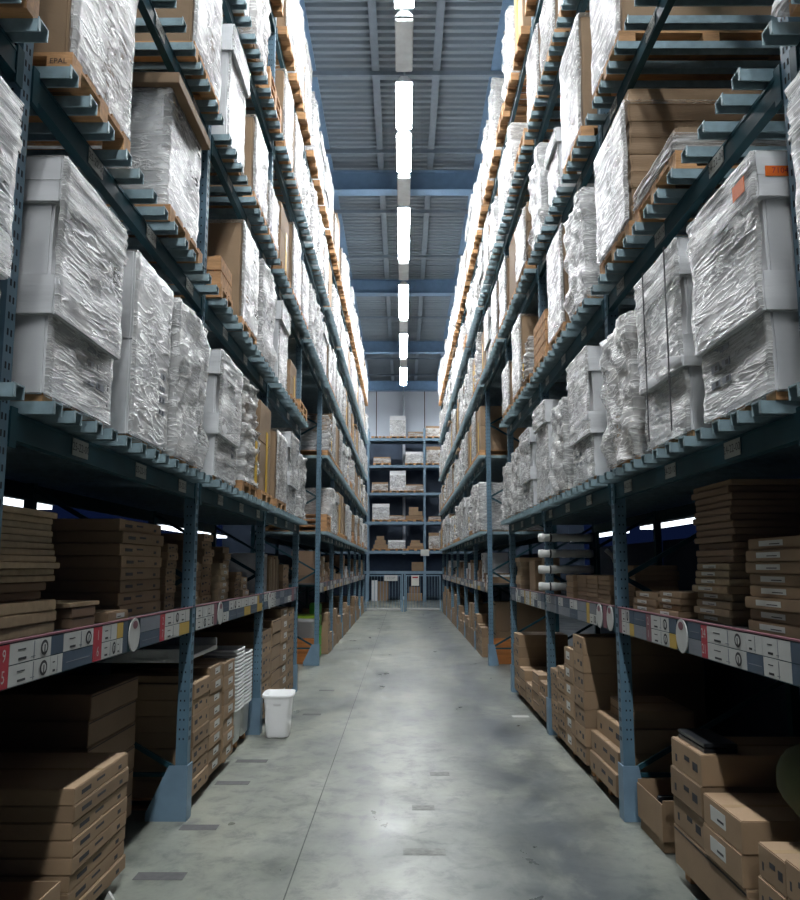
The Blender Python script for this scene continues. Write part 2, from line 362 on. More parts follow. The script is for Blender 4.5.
def placard(parent, s, ya, yb, z0, z1, kind, txt=None):
    mb = MB(); x = -s*0.002; th = 0.003
    u = Vector((0, 1 if s < 0 else -1, 0)); w = Vector((0,0,1)); nn = Vector((-s, 0, 0))
    base = {'white':'placard','oval':'placard','navy':'placard_navy','red':'placard_red','maroon':'placard_maroon','yellow':'placard_yellow','grey':'placard_grey','disc':'placard_grey'}[kind]
    xs = x-s*th; ym = (ya+yb)/2; zm = (z0+z1)/2; L_ = yb-ya; H_ = z1-z0
    if kind == 'disc':
        r = 0.085; pts = [(xs-s*0.004, ym+r*math.cos(a*PI/12), zm+r*math.sin(a*PI/12)) for a in range(24)]
        bk = [(p[0]+s*0.006, p[1], p[2]) for p in pts]
        mb.poly(pts, 'placard'); mb.poly(bk[::-1], 'placard')
        for i in range(24): mb.poly([pts[i], bk[i], bk[(i+1) % 24], pts[(i+1) % 24]], 'placard')
        r2 = 0.03; mb.poly([(xs-s*0.006, ym+r2*1.3*math.cos(a*PI/8), zm+0.05+r2*0.7*math.sin(a*PI/8)) for a in range(16)], 'placard_maroon')
        return ob('round_sign', mb.mesh('round_sign'), parent)
    mb.box(x, xs, ya, yb, z0, z1, base)
    fx = xs - s*0.001
    def rect(fa, fb, ga, gb, m_):    # fractions along reading direction and height
        if s < 0: a, b = ya+fa*L_, ya+fb*L_
        else: a, b = yb-fa*L_, yb-fb*L_
        mb.box(fx, xs, a, b, z0+ga*H_, z0+gb*H_, m_)
    def at(f, g): return (fx, (ya+f*L_) if s < 0 else (yb-f*L_), z0+g*H_)
    if kind in ('white', 'oval'):
        rect(0.18, 0.36, 0.62, 0.68, 'print'); rect(0.20, 0.38, 0.14, 0.26, 'print'); rect(0.5, 0.6, 0.16, 0.20, 'placard_grey'); rect(0.56, 0.575, 0.05, 0.95, 'placard_grey')
    if kind == 'oval':
        c = Vector(at(0.82, 0.5)); a_, b_ = min(0.034, L_*0.12), H_*0.40
        for (ka, m_, off) in ((1, 'print', 0.0), (0.62, 'placard', 0.0008)):
            mb.poly([tuple(c + u*a_*ka*math.cos(t*PI/10) + w*b_*ka*math.sin(t*PI/10) + nn*(off+0.0006)) for t in range(20)], m_)
        mb.box(c.x-s*0.002, c.x-s*0.0022, c.y-0.005, c.y+0.005, z0+0.2*H_, z0+0.66*H_, 'print')
    if kind in ('navy', 'grey') and L_ > 0.12: rect(0.1, 0.9, 0.42, 0.45, 'placard_grey')
    if txt:
        for i, t_ in enumerate(txt): put_text(mb, t_, H_*0.42, at(0.5, 0.74-0.48*i), u, w, nn, 'placard', 0.9)
    return ob('placard', mb.mesh('placard'), parent)
# placards listed along +Y as (start, end, top row kind, bottom row kind) ; kinds with '=' span both rows
SPEC = {
 (-1,1): [(0.06,0.15,'=red',['9','5']),(0.15,0.5,'oval','oval'),(0.5,0.62,'navy','white'),(0.62,0.95,'oval','navy'),(0.95,1.06,'=red',['1','6']),(1.06,1.26,'white','oval'),(1.26,1.35,'yellow','white'),(1.35,1.42,'=navy',None),(1.42,1.62,'=disc',None),(1.62,1.98,'grey','navy'),(1.98,2.08,'=red',['2','7']),(2.08,2.4,'oval','white'),(2.4,2.64,'white','yellow')],
 (1,1): [(0.15,0.26,'navy','navy'),(0.26,0.5,'white','white'),(0.5,0.66,'white','navy'),(0.66,1.1,'oval','oval'),(1.1,1.18,'=red',['24','21']),(1.18,1.36,'navy','grey'),(1.36,1.54,'=disc',None),(1.54,1.66,'navy','yellow'),(1.66,1.98,'oval','oval'),(1.98,2.08,'=maroon',['2','1']),(2.08,2.34,'navy','grey'),(2.34,2.44,'navy','yellow'),(2.44,2.62,'oval','white'),(2.62,2.69,'=maroon',None)],
}
def placards(parent, s, b, L_):
    if (s, b) in SPEC: rows = SPEC[(s, b)]
    else:
        rows = []; y = 0.06; r = random.Random(b*7+s)
        while y < L_-0.2:
            w = r.choice((0.1, 0.22, 0.3, 0.34)); e = min(L_-0.05, y+w)
            if w == 0.1: rows.append((y, e, '='+r.choice(('maroon','maroon','yellow','navy')), None))
            elif r.random() < 0.08: rows.append((y, y+0.2, '=disc', None)); e = y+0.2
            else: rows.append((y, e, r.choice(('oval','white','grey','white','navy')), r.choice(('white','oval','navy','grey','yellow'))))
            y = e+0.004
    for (a, e, t, bt) in rows:
        if t[0] == '=': placard(parent, s, a, e-0.004, 1.18, 1.33, t[1:], bt)
        else:
            placard(parent, s, a, e-0.004, 1.257, 1.33, t); placard(parent, s, a, e-0.004, 1.18, 1.253, bt)
def beam_label(parent, s, y, z, txt):
    mb = MB(); x = -s*0.004
    mb.box(x, x-s*0.003, y-0.085, y+0.085, z-0.036, z+0.036, 'label')
    put_text(mb, txt, 0.05, (x-s*0.003, y, z), (0, 1 if s < 0 else -1, 0), (0,0,1), (-s,0,0), 'print', 1.0)
    ob('location_label', mb.mesh('location_label'), parent)
def frame(parent, s, y, top=7.6):
    ob('upright', cached(('up', s, top), lambda: upright_mesh(s, top)), parent, (0, y, 0))
    ob('upright', cached(('upb', s, top), lambda: (lambda m_: (m_.box(0, -s*0.06, -0.036, 0.036, 0, top, 'teal'), m_)[1])(MB()).mesh('upright')), parent, (s*DP, y, 0))
    ob('brace', cached(('br', s), lambda: braces_mesh(s, top, 0)), parent, (0, y, 0))
    ob('base_guard', cached(('g', s), lambda: guard_mesh(s)), parent, (0, y, 0))
def rack_bay(s, b):
    Y0, Y1 = BAYS[b]; L_ = Y1-Y0; tun = b == 4
    bn = 'bridge bay over the cross aisle' if tun else '%s bay from the camera' % ORD[b]
    t = thing('rack_bay', 'dark teal steel pallet rack, %s, in the %s row' % (bn, SIDE[s]), 'pallet rack', (s*BASE[s], Y0, 0), 0, '%s row of pallet racking' % SIDE[s])
    if b in (0, 5): frame(t, s, 0.0)
    if not tun: frame(t, s, L_)
    ln = L_ - 0.08; o = 0.04
    for li, z in enumerate(LEV):
        if tun and li < 2: continue
        ob('beam', cached(('bm', s, round(ln, 3)), lambda: beam_mesh(s, ln)), t, (0, o, z))
        ob('beam', cached(('bmb', s, round(ln, 3)), lambda: (lambda m_: (m_.box(0, -s*0.04, 0, ln, -0.1, 0, 'teal'), m_)[1])(MB()).mesh('beam')), t, (s*(DP-0.01), o, z))
        if li < 4:
            ns = 13
            for i in range(ns):
                ob('pallet_support', cached(('ps', s), lambda: support_mesh(s)), t, (0, o+0.1+(ln-0.2)*i/(ns-1)+R.uniform(-0.02, 0.02), z))
        if li < 3:
            nums = {0: ('15', '12', '18'), 1: ('25', '22', '28'), 2: ('35', '32', '38')}[li]
            for i, f in enumerate((0.24, 0.55, 0.86)):
                beam_label(t, s, o+ln*f, z-0.048, '%d-%02d-%s' % (24 if s > 0 else 25, 21+b, ('00', '10', '20')[i]))
    if not tun:
        m1 = cached(('sh', s, round(ln, 3)), lambda: shelf_mesh(s, ln)); ob('shelf_board', m1, t, (0, o, 0))
        ob('added_shade_panel', cached(('rp', s, round(ln, 3)), lambda: (lambda m_: (m_.box(s*(DP+0.004), s*(DP+0.016), 0, ln, 0.05, 1.86, 'shade_backing'), m_)[1])(MB()).mesh('added_shade_panel')), t, (0, o, 0))  # dark sheet added to hide the lit floor beyond and deepen the shade
        m2 = cached(('ra', s, round(ln, 3)), lambda: rail_mesh(s, ln)); ob('shelf_edge', m2, t, (0, o, 0))
        placards(t, s, b, L_)
for s in (-1, 1):
    for b in range(len(BAYS)): rack_bay(s, b)

# ------------------------------------------------------------------ pallet loads
PW = 0.76; PDp = 1.12; PH = 0.095
def pallet_mesh(w, d, stamp=False):
    """w along Y (aisle front), d along X ; origin at the middle of the base"""
    mb = MB(); h = PH
    for y in (-w/2, -0.05, w/2-0.1): mb.box(-d/2, d/2, y, y+0.1, 0, 0.013, 'wood')
    for x in (-d/2+0.05, 0, d/2-0.05):
        for y in (-w/2+0.05, 0, w/2-0.05): mb.box(x-0.05, x+0.05, y-0.05, y+0.05, 0.013, h-0.03, 'wood')
        mb.box(x-0.05, x+0.05, -w/2, w/2, h-0.03, h-0.016, 'wood')
    nb = 5
    for i in range(nb):
        y = -w/2 + (w-0.11)*i/(nb-1); mb.box(-d/2, d/2, y, y+0.11, h-0.016, h, 'wood')
    if stamp:
        put_text(mb, 'EPAL', 0.032, (d/2-0.055, -w/2-0.0005, 0.056), (1,0,0), (0,0,1), (0,-1,0), 'print')
    return mb.mesh('pallet')
def soft_box(mt, seed, nx=10, amp=0.012, top_amp=0.01, film=False, open_end=False):
    """unit box 1x1x1 (base at z=0), gently dented; film=True gives deep diagonal folds"""
    bm = bmesh.new(); bmesh.ops.create_cube(bm, size=1.0, matrix=Matrix.Translation((0,0,0.5)))
    bmesh.ops.bevel(bm, geom=bm.edges[:], offset=0.010, segments=2, affect='EDGES')
    n_ = nx
    bmesh.ops.subdivide_edges(bm, edges=[e for e in bm.edges if e.calc_length() > 0.5], cuts=n_, use_grid_fill=True)
    off = Vector((seed*3.1, seed*1.7, seed*0.9))
    for v in bm.verts:
        p = v.co.copy()
        c = Vector((p.x, p.y, 0)); 
        if film: 
            q = Vector((p.x*3, (p.y+p.z*0.8)*2.2, (p.z-p.y*0.5)*7))
            dlt = noise.noise(q+off)*amp*1.6 + noise.noise(q*2.3+off)*amp*0.8
        else: dlt = noise.noise(p*2.0+off)*amp
        r = Vector((p.x, p.y, 0))
        ax = Vector((1 if abs(p.x) > 0.47 else 0, 1 if abs(p.y) > 0.47 else 0, 0)); 
        sg = Vector((math.copysign(ax.x, p.x), math.copysign(ax.y, p.y), 0))
        v.co += sg*dlt
        if p.z > 0.9: v.co.z += noise.noise(p*3+off)*top_amp
        if film: v.co.x *= 1 + 0.008*noise.noise(Vector((0, 0, p.z*3))+off)
    bm.normal_update()
    if film:
        dl = [f for f in bm.faces if abs(f.normal.z) > 0.9 and f.calc_center_median().z < 0.5]
        if open_end: dl += [f for f in bm.faces if f.normal.y < -0.9 and f.calc_center_median().x*open_end > -0.47]
        bmesh.ops.delete(bm, geom=list(set(dl)), context='FACES')
    me = bpy.data.meshes.new('soft'); bm.to_mesh(me); bm.free(); me.materials.append(M[mt])
    me.polygons.foreach_set('use_smooth', [bool(film)]*len(me.polygons)); return me
PAL = pallet_mesh(PW, PDp); PAL_EPAL = pallet_mesh(PW, PDp, True)
CART = {m_: [soft_box(m_, i, 6, 0.006, 0.005) for i in range(3)] for m_ in ('white_card', 'brown', 'brown_dark')}
FILM = [soft_box('film', 10+i, 18, 0.006, 0.006, True) for i in range(5)]
FILMW = [soft_box('film', 20+i, 22, 0.020, 0.014, True) for i in range(3)]
FILMO = {s: [soft_box('film', 30+i, 16, 0.0045, 0.004, True, s) for i in range(4)] for s in (-1, 1)}
def strap_mesh():
    mb = MB()
    for x in (-0.25, 0.18):
        mb.box(x-0.005, x+0.005, -0.507, -0.503, 0, 1, 'print'); mb.box(x-0.005, x+0.005, 0.503, 0.507, 0, 1, 'print')
    for y in (-0.28, 0.24):
        for sg in (-1, 1): mb.box(sg*0.508, sg*0.512, y-0.007, y+0.007, 0, 1, 'print')
        mb.box(-0.51, 0.51, y-0.007, y+0.007, 1.0, 1.004, 'print')
    return mb.mesh('strap')
STRAP = strap_mesh()
def mark_mesh():
    """stack of symbol blocks seen through the film, drawn as a printed sheet, unit along Y and Z"""
    mb = MB(); r = random.Random(3)
    for i in range(4):
        for j in range(2):
            z = 0.1+i*0.24; y = -0.4+j*0.42
            mb.box(-0.001, 0.001, y, y+0.3+0.06*r.random(), z, z+0.05+0.08*r.random(), 'placard_grey')
            if r.random() < 0.6: mb.box(-0.0014, 0.0014, y+0.05, y+0.16, z+0.02, z+0.09, 'print')
    return mb.mesh('printed_marks')
MARK = mark_mesh()
def plain(name, x0, x1, y0, y1, z0, z1, mt, parent, bev=0.0):
    mb = MB(); mb.box(x0, x1, y0, y1, z0, z1, mt); return ob(name, mb.mesh(name, bev), parent)
def crate_mesh(w, d, h, mt='wood'):
    mb = MB(); t = 0.014
    nb = max(2, int(h/0.1))
    for i in range(nb):
        z0 = i*h/nb; z1 = z0+h/nb-0.012
        mb.box(-d/2, -d/2+t, -w/2, w/2, z0, z1, mt); mb.box(d/2-t, d/2, -w/2, w/2, z0, z1, mt)
        mb.box(-d/2+t, d/2-t, -w/2, -w/2+t, z0, z1, mt); mb.box(-d/2+t, d/2-t, w/2-t, w/2, z0, z1, mt)
    for x in (-d/2+t, d/2-t-0.04):
        for y in (-w/2+t, w/2-t-0.04): mb.box(x, x+0.04, y, y+0.04, 0, h, mt)
    mb.box(-d/2+t, d/2-t, -w/2+t, w/2-t, 0.0, 0.01, mt)
    return mb.mesh('crate')
DESC = {'cap': 'white carton load with overlapping lid', 'two': 'white two-tier carton load with lids', 'film': 'white load wrapped in creased film', 'plain': 'smooth tall white carton load',
 'brown': 'plain brown carton load', 'brown2': 'two-tier brown carton load with yellow tape', 'brownfilm': 'brown carton load under clear film', 'messy': 'bulging film-wrapped load with yellow tape', 'lid': 'film-wrapped load under brown lid board',
 'crate': 'low open wooden crate', 'empty': 'short stack of empty wooden pallets', 'low': 'low strapped brown carton load', 'tagged': 'large white two-tier load with orange stickers', 'epal': 'bright film-wrapped load on stamped pallet', 'strap': 'white strapped two-tier load', 'multi': 'brown boxes stacked and half wrapped'}
def pallet_load(kind, s, yc, z, w, h, label, group, xc=None, depth=PDp, rz=0.0, seed=0):
    r = random.Random(seed)
    w = w*0.87 if kind not in ('low', 'empty', 'crate') else w; xc = X(s, -0.10+depth/2) if xc is None else xc
    a = -s   # direction of the aisle
    t = thing('pallet_load', label, 'crate' if kind == 'crate' else ('pallets' if kind == 'empty' else 'pallet load'), (xc, yc, z), rz, group)
    ws = w/PW
    if kind == 'empty':
        t.name = 'pallet_stack'
        for i in range(r.choice((2, 3))): ob('pallet', PAL, t, (0, 0, i*(PH+0.002)), 0, (1, ws, 1))
        return t
    skirt = kind in ('two', 'tagged', 'strap', 'cap', 'film', 'plain') and z < 7
    ob('pallet', PAL_EPAL if kind == 'epal' else PAL, t, (0, 0, 0), 0, (depth/PDp*(0.94 if skirt else 1), ws*(0.90 if skirt else 1), 1))
    z0 = 0.05 if skirt else PH+0.002; d = depth-0.02; w_ = w-0.02
    if skirt: h += PH-0.05
    def cart(mt, za, zb, kw=1.0, nm='carton'): return ob(nm, r.choice(CART[mt]), t, (0, 0, za), 0, (d*kw*0.97, w_*kw*0.97, zb-za))
    def cap(mt, za, zb, kw=1.03): return ob('lid', r.choice(CART[mt]), t, (0, 0, za), 0, (d*kw*0.97, w_*kw*0.97, zb-za))
    def film(za, zb, kw=1.0, lib=FILM): return ob('stretch_film', r.choice(lib), t, (0, 0, za), 0, (d*kw, w_*kw, zb-za))
    def marks(za, zb, fy=0.15, fw=0.4): return ob('printed_marks', MARK, t, (a*(d*0.5*1.0), fy*w_, za), 0, (1, fw*w_, zb-za))
    if kind == 'cap':
        cart('white_card', z0-0.01, z0+h*0.97, 1.0); film(z0-0.02, z0+h*0.8, 1.0, FILMO[s]); cap('white_card', z0+h*0.76, z0+h, 1.07); film(z0+h*0.765, z0+h+0.002, 1.05, FILMO[s])
    elif kind in ('two', 'tagged', 'strap'):
        m_ = z0+h*0.48
        cart('white_card', z0-0.02, m_-0.01, 1.0); cap('white_card', m_-h*0.17, m_, 1.07); film(z0-0.03, m_-h*0.1, 1.0, FILMO[s])
        if kind == 'two' and r.random() < 0.5: ob('divider_pallet', CART['brown'][0], t, (0, 0, m_+0.003), 0, (d*0.9, w_*0.9, 0.04)); m2 = m_+0.045
        else: m2 = m_+0.003
        cart('white_card', m2, z0+h*0.97, 1.0); cap('white_card', z0+h*0.80, z0+h, 1.07)
        film(m_-h*0.168, z0+h*0.9, 1.045, FILMO[s]); film(z0+h*0.803, z0+h+0.002, 1.055, FILMO[s])
        if kind != 'strap': marks(z0+h*0.08, z0+h*0.4, -0.2*s*a, 0.4)
        if kind == 'strap': ob('strap', STRAP, t, (0,0,z0), 0, (d*1.045, w_*1.045, h+0.01))
        if kind == 'tagged':
            mb = MB(); mb.box(-0.055, 0.055, -0.001, 0.001, -0.02, 0.02, 'orange'); put_text(mb, '7104', 0.032, (0.0, -0.001, 0), (1,0,0), (0,0,1), (0,-1,0), 'placard_red')
            ob('orange_sticker', mb.mesh('orange_sticker'), t, (a*(d*0.52-0.095), -w_*0.5195-0.002, z0+h*0.91))
            mb = MB(); mb.box(-0.001, 0.001, -0.055, 0.055, -0.03, 0.03, 'orange'); ob('orange_sticker', mb.mesh('orange_sticker'), t, (a*(d*0.5275+0.009), -w_*0.36, z0+h*0.885))
    elif kind == 'plain':
        cart('white_card', z0-0.02, z0+h*0.5); cart('white_card', z0+h*0.503, z0+h); film(z0-0.02, z0+h+0.004, 1.0, FILMO[s]); marks(z0+h*0.15, z0+h*0.45, 0.3, 0.2)
    elif kind == 'film':
        cart('white_card' if r.random() < 0.7 else 'brown', z0, z0+h*0.98, 0.97); film(z0-0.03, z0+h, 1.03, FILMW); film(z0-0.02, z0+h*0.99, 1.0)
    elif kind == 'epal':
        cart('brown', z0, z0+h*0.98, 0.99); film(z0-0.02, z0+h, 1.0, FILMO[s]); film(z0-0.01, z0+h*0.99, 1.02, FILMO[s])
    elif kind == 'brown': cart('brown', z0, z0+h)
    elif kind == 'brown2':
        cart('brown', z0, z0+h*0.55); cart('brown', z0+h*0.555, z0+h)
        plain('yellow_tape', a*d*0.487, a*d*0.491, 0.06*w_, 0.19*w_, z0+0.01, z0+h*0.7, 'yellow', t)
    elif kind == 'brownfilm': cart('brown', z0, z0+h*0.98, 0.99); film(z0-0.02, z0+h, 1.01, FILMO[s]); film(z0-0.015, z0+h*0.97, 1.025, FILMO[s])
    elif kind == 'multi':
        k = max(3, int(h/0.1))
        for i in range(k): cart('brown', z0+i*h/k, z0+(i+1)*h/k-0.003, 1.0-0.01*(i % 2))
        film(z0, z0+h*0.9, 1.03, FILMO[s]); film(z0, z0+h*0.88, 1.045, FILMO[s])
    elif kind == 'messy':
        cart('white_card', z0, z0+h*0.5, 0.96); cart('brown', z0+h*0.5, z0+h*0.97, 0.9); film(z0-0.01, z0+h*0.55, 1.04, FILMW); film(z0+h*0.5, z0+h, 1.0, FILMW)
        plain('yellow_tape', a*d*0.52, a*d*0.525, 0.22*w_, 0.36*w_, z0+0.02, z0+h*0.45, 'yellow', t)
    elif kind == 'lid':
        cart('white_card', z0, z0+h*0.93, 0.9); film(z0-0.01, z0+h*0.94, 0.97); plain('lid_board', -d*0.53, d*0.53, -w_*0.53, w_*0.53, z0+h*0.945, z0+h*1.03, 'brown', t, 0.003)
    elif kind == 'crate': t.name = 'wooden_crate'; ob('crate_wall', cached(('crate', round(w_, 2), round(h, 2)), lambda: crate_mesh(w_, d, h)), t, (0, 0, z0))
    elif kind == 'low':
        cart('brown', z0, z0+h*0.68); ob('lid', CART['brown'][2], t, (0,0,z0+h*0.5), 0, (d*1.0, w_*1.0, h*0.5)); film(z0-0.01, z0+h*0.75, 1.03)
    return t
# near loads set by hand : (side, level, bay) -> list of (slot centre from bay start, width, height, kind)
H = {
 (-1,0,0): [(0.55,0.76,0.82,'cap'),(1.45,0.76,0.8,'two'),(2.17,0.80,0.84,'two')],
 (-1,0,1): [(0.46,0.80,0.845,'two'),(1.37,0.74,0.85,'plain'),(2.14,0.80,0.86,'film')],
 (-1,0,2): [(0.47,0.84,0.83,'two'),(1.36,0.76,0.86,'messy'),(2.24,0.76,0.84,'brown2')],
 (-1,0,3): [(0.46,0.78,0.72,'brownfilm'),(1.36,0.80,0.84,'two'),(2.26,0.72,0.72,'film')],
 (1,0,0): [(0.55,0.76,0.82,'cap'),(1.45,0.76,0.8,'film'),(2.20,0.78,0.9,'strap')],
 (1,0,1): [(0.42,0.80,0.84,'tagged'),(1.29,0.80,0.86,'strap'),(2.16,0.78,0.78,'film')],
 (1,0,2): [(0.48,0.80,0.86,'two'),(1.38,0.78,0.68,'film'),(2.27,0.78,0.84,'cap')],
 (1,0,3): [(0.47,0.78,0.74,'two'),(1.37,0.76,0.66,'film'),(2.26,0.76,0.60,'film')],
 (-1,1,1): [(0.50,0.80,0.80,'epal'),(1.90,0.86,0.76,'lid')],
 (-1,1,2): [(0.28,0.40,0.22,'crate'),(1.18,0.78,0.82,'brownfilm'),(2.12,0.84,0.84,'film')],
 (-1,1,3): [(0.45,0.76,0.80,'cap'),(1.40,0.66,0.42,'brown2'),(2.26,0.78,0.2,'empty')],
 (1,1,1): [(1.29,0.72,0.12,'low'),(2.12,0.84,0.84,'multi')],
 (1,1,2): [(0.47,0.76,0.76,'film'),(1.34,0.78,0.86,'brownfilm'),(2.24,0.70,0.4,'crate')],
 (1,1,3): [(0.30,0.50,0.40,'messy'),(1.05,0.76,0.84,'brownfilm'),(2.10,0.76,0.56,'brownfilm')],
 (-1,2,1): [(2.25,0.8,0.8,'brownfilm')],
 (-1,2,2): [(0.50,0.76,0.84,'cap'),(1.55,0.76,0.72,'brownfilm'),(2.32,0.7,0.5,'epal')],
 (1,2,1): [(2.16,0.8,0.9,'brownfilm')],
 (1,2,2): [(0.50,0.80,0.92,'brownfilm'),(1.32,0.6,0.5,'cap'),(2.2,0.76,0.8,'film')],
}
LV = ['lowest pallet level', 'second pallet level', 'third pallet level', 'fourth pallet level', 'top pallet level']
kinds = ['film']*6+['cap']*3+['two']*2+['brownfilm']*4+['epal']*2+['brown','brown2','lid','messy','multi','plain']
seed = 0
for s in (-1, 1):
    for b, (Y0, Y1) in enumerate(BAYS):
        for li, z in enumerate(LEV):
            if b == 4 and li < 2: continue
            # skip places the photograph shows nothing of (above the frame)
            ty = Y0*math.tan(math.radians(36.6))+1.6
            if z > (Y1+0.3)*0.745+1.6: continue
            spots = H.get((s, li, b))
            if spots is None:
                r = random.Random(1000*li+17*b+s); spots = []
                L_ = Y1-Y0; wd = (L_-0.1)/3
                for i in range(3):
                    kd = r.choice(kinds); hh = r.uniform(0.6, 0.86)
                    if li == 4: hh = r.uniform(0.7, 1.15)
                    if r.random() < 0.05: kd = 'empty'
                    spots.append((0.05+wd*(i+0.5), min(0.8, wd-0.08), hh, kd))
            zz = z+0.049 if li < 4 else z+0.001
            nslot = len(spots)
            for i, (yo, w, h, kd) in enumerate(spots):
                seed += 1
                slot = {1: ['only'], 2: ['near', 'far'], 3: ['near', 'middle', 'far']}[nslot][i]
                bn = 'bridge bay' if b == 4 else '%s bay' % ORD[b]
                lab = '%s, %s, %s, %s side, %s slot' % (DESC[kd], LV[li], bn, SIDE[s], slot)
                pallet_load(kd, s, Y0+yo, zz, w, h, lab, 'pallet loads on the %s racks' % SIDE[s], seed=seed)

# ------------------------------------------------------------------ cartons and goods by hand
def carton_mesh(dx, dy, dz, mt='brown', style='text', s=1):
    """box centred in x,y, base z=0. printing on the aisle face (toward -s in x) and the camera face"""
    def build():
        mb = MB(); mb.box(-dx/2, dx/2, -dy/2, dy/2, 0, dz, mt)
        me = mb.mesh('c', min(0.004, dz*0.12))
        mb2 = MB(); f = -s*dx/2; e = -s*0.0008
        mb2.box(-dx/2+0.003, dx/2-0.003, -0.02, 0.02, dz, dz+0.0006, 'tape')
        if style == 'text':
            mb2.box(f, f+e, -dy*0.38, -dy*0.22, dz*0.35, dz*0.62, 'print'); mb2.box(f, f+e, -dy*0.12, dz*0.0+0.02, dz*0.5, dz*0.66, 'print'); mb2.box(f, f+e, dy*0.3, dy*0.36, dz*0.25, dz*0.5, 'print')
        if style in ('sticker', 'sticker_cam'):
            mb2.box(f, f+e, -dy*0.1, dy*0.3, dz*0.3, dz*0.78, 'sticker'); mb2.box(f+e, f+1.5*e, -dy*0.05, dy*0.12, dz*0.42, dz*0.5, 'print')
        if style == 'sticker_cam':
            x0 = -dx/2+0.01 if s > 0 else dx/2-0.01; sg = 1 if s > 0 else -1
            mb2.box(x0, x0+sg*0.13, -dy/2-0.0008, -dy/2, dz*0.08, dz*0.9, 'sticker')
            mb2.box(x0+sg*0.02, x0+sg*0.05, -dy/2-0.0014, -dy/2-0.0008, dz*0.2, dz*0.4, 'print'); mb2.box(x0+sg*0.06, x0+sg*0.1, -dy/2-0.0014, -dy/2-0.0008, dz*0.55, dz*0.75, 'print')
        if style == 'line': mb2.box(f, f+e, -dy/2+0.01, dy/2-0.01, dz*0.88, dz*0.93, 'seam')
        me2 = mb2.mesh('d')
        bm = bmesh.new(); bm.from_mesh(me); nm = len(bm.faces)
        off = len(me.materials)
        bm.from_mesh(me2); bm.faces.ensure_lookup_table()
        for i in range(nm, len(bm.faces)): bm.faces[i].material_index += off
        for m_ in me2.materials: me.materials.append(m_)
        bm.to_mesh(me); bm.free(); me.name = 'carton'; return me
    return cached(('cm', round(dx, 2), round(dy, 2), round(dz, 3), mt, style, s), build)
def stack(s, d0, y0, y1, z0, n, dz, depth, label, group, mt='brown', style='text', jit=0.006, rz=0.0, name='carton', cat='box', step=None):
    """n cartons one on another; label has %s for the ordinal from the bottom"""
    for i in range(n):
        g = 0.0012; jy = R.uniform(-jit, jit); jx = R.uniform(-jit, jit)
        if step: jx += step[0]*i; jy += step[1]*i
        o = ob(name, carton_mesh(depth, y1-y0, dz-g, mt, style, s), None, (X(s, d0+depth/2)+jx, (y0+y1)/2+jy, z0+i*dz), rz+R.uniform(-1, 1)*jit*0.8)
        w_ = ('bottom' if i == 0 else 'topmost' if i == n-1 else ORD[i]+' from bottom') if n > 1 else 'single'
        tag(o, label % w_, cat, group)
def floor_pallet(s, d0, y0, y1, depth, label):
    d0 += 0.06; depth -= 0.06; y0 += 0.02; y1 -= 0.02
    h = 0.075
    mb = MB(); w = y1-y0
    for y in (-w/2, -0.04, w/2-0.08): mb.box(-depth/2, depth/2, y, y+0.08, 0, 0.012, 'wood')
    for x in (-depth/2+0.04, 0, depth/2-0.04):
        for y in (-w/2+0.04, 0, w/2-0.04): mb.box(x-0.04, x+0.04, y-0.04, y+0.04, 0.012, h-0.014, 'wood')
    for i in range(6):
        y = -w/2+(w-0.09)*i/5; mb.box(-depth/2, depth/2, y, y+0.09, h-0.014, h, 'wood')
    tag(ob('pallet', mb.mesh('pallet'), None, (X(s, d0+depth/2), (y0+y1)/2, 0.001)), label, 'pallet', 'floor pallets')
FZ = 0.0772
# ---- left, floor, second bay
floor_pallet(-1, 0.04, 3.74, 4.52, 1.1, 'wooden pallet under the large left stack of flat cartons')
stack(-1, 0.035, 3.77, 4.49, FZ, 8, 0.071, 1.1, 'large flat brown carton, %s of the eight in the nearest left floor stack', 'flat cartons in nearest left floor stack')
tag(ob('paper_wedge', (lambda m_: (m_.poly([(0,0,0),(0.07,0,0),(0.03,0,0.06)], 'sticker'), m_.poly([(0,0.02,0),(0.07,0.02,0),(0.03,0.02,0.06)][::-1], 'sticker'), m_.poly([(0,0,0),(0,0.02,0),(0.03,0.02,0.06),(0.03,0,0.06)], 'sticker'), m_.poly([(0.07,0,0),(0.07,0.02,0),(0.03,0.02,0.06),(0.03,0,0.06)], 'sticker'), m_.poly([(0,0,0),(0.07,0,0),(0.07,0.02,0),(0,0.02,0)], 'sticker'), m_)[-1])(MB()).mesh('paper_wedge'), None, (-1.44, 4.22, 0.001)), 'small white folded paper on the floor beside the nearest left pallet', 'paper')
def open_box(name, cx, cy, z, dx, dy, h, label, cat='box', mt='brown', rz=0, cut=None, contents=None, group=None):
    t = thing(name, label, cat, (cx, cy, z), rz, group); mb = MB(); e = 0.006
    mb.box(-dx/2, dx/2, -dy/2, dy/2, 0, e, mt)
    hf = h if cut is None else cut
    mb.box(-dx/2, -dx/2+e, -dy/2, dy/2, e, hf, mt); mb.box(dx/2-e, dx/2, -dy/2, dy/2, e, hf, mt)
    mb.box(-dx/2+e, dx/2-e, -dy/2, -dy/2+e, e, h, mt); mb.box(-dx/2+e, dx/2-e, dy/2-e, dy/2, e, h, mt)
    ob('carton_wall', mb.mesh('carton_wall'), t)
    mb = MB(); mb.bar((-dx/2+0.01, -dy/2-0.03, h-0.03), (dx/2-0.01, -dy/2-0.03, h-0.03), 0.003, 0.07, mt) ; ob('flap', mb.mesh('flap'), t)
    return t
t = open_box('open_carton', -1.60, 3.53, 0.001, 0.34, 0.30, 0.30, 'open brown carton in front of nearest left floor stack, at photo corner')
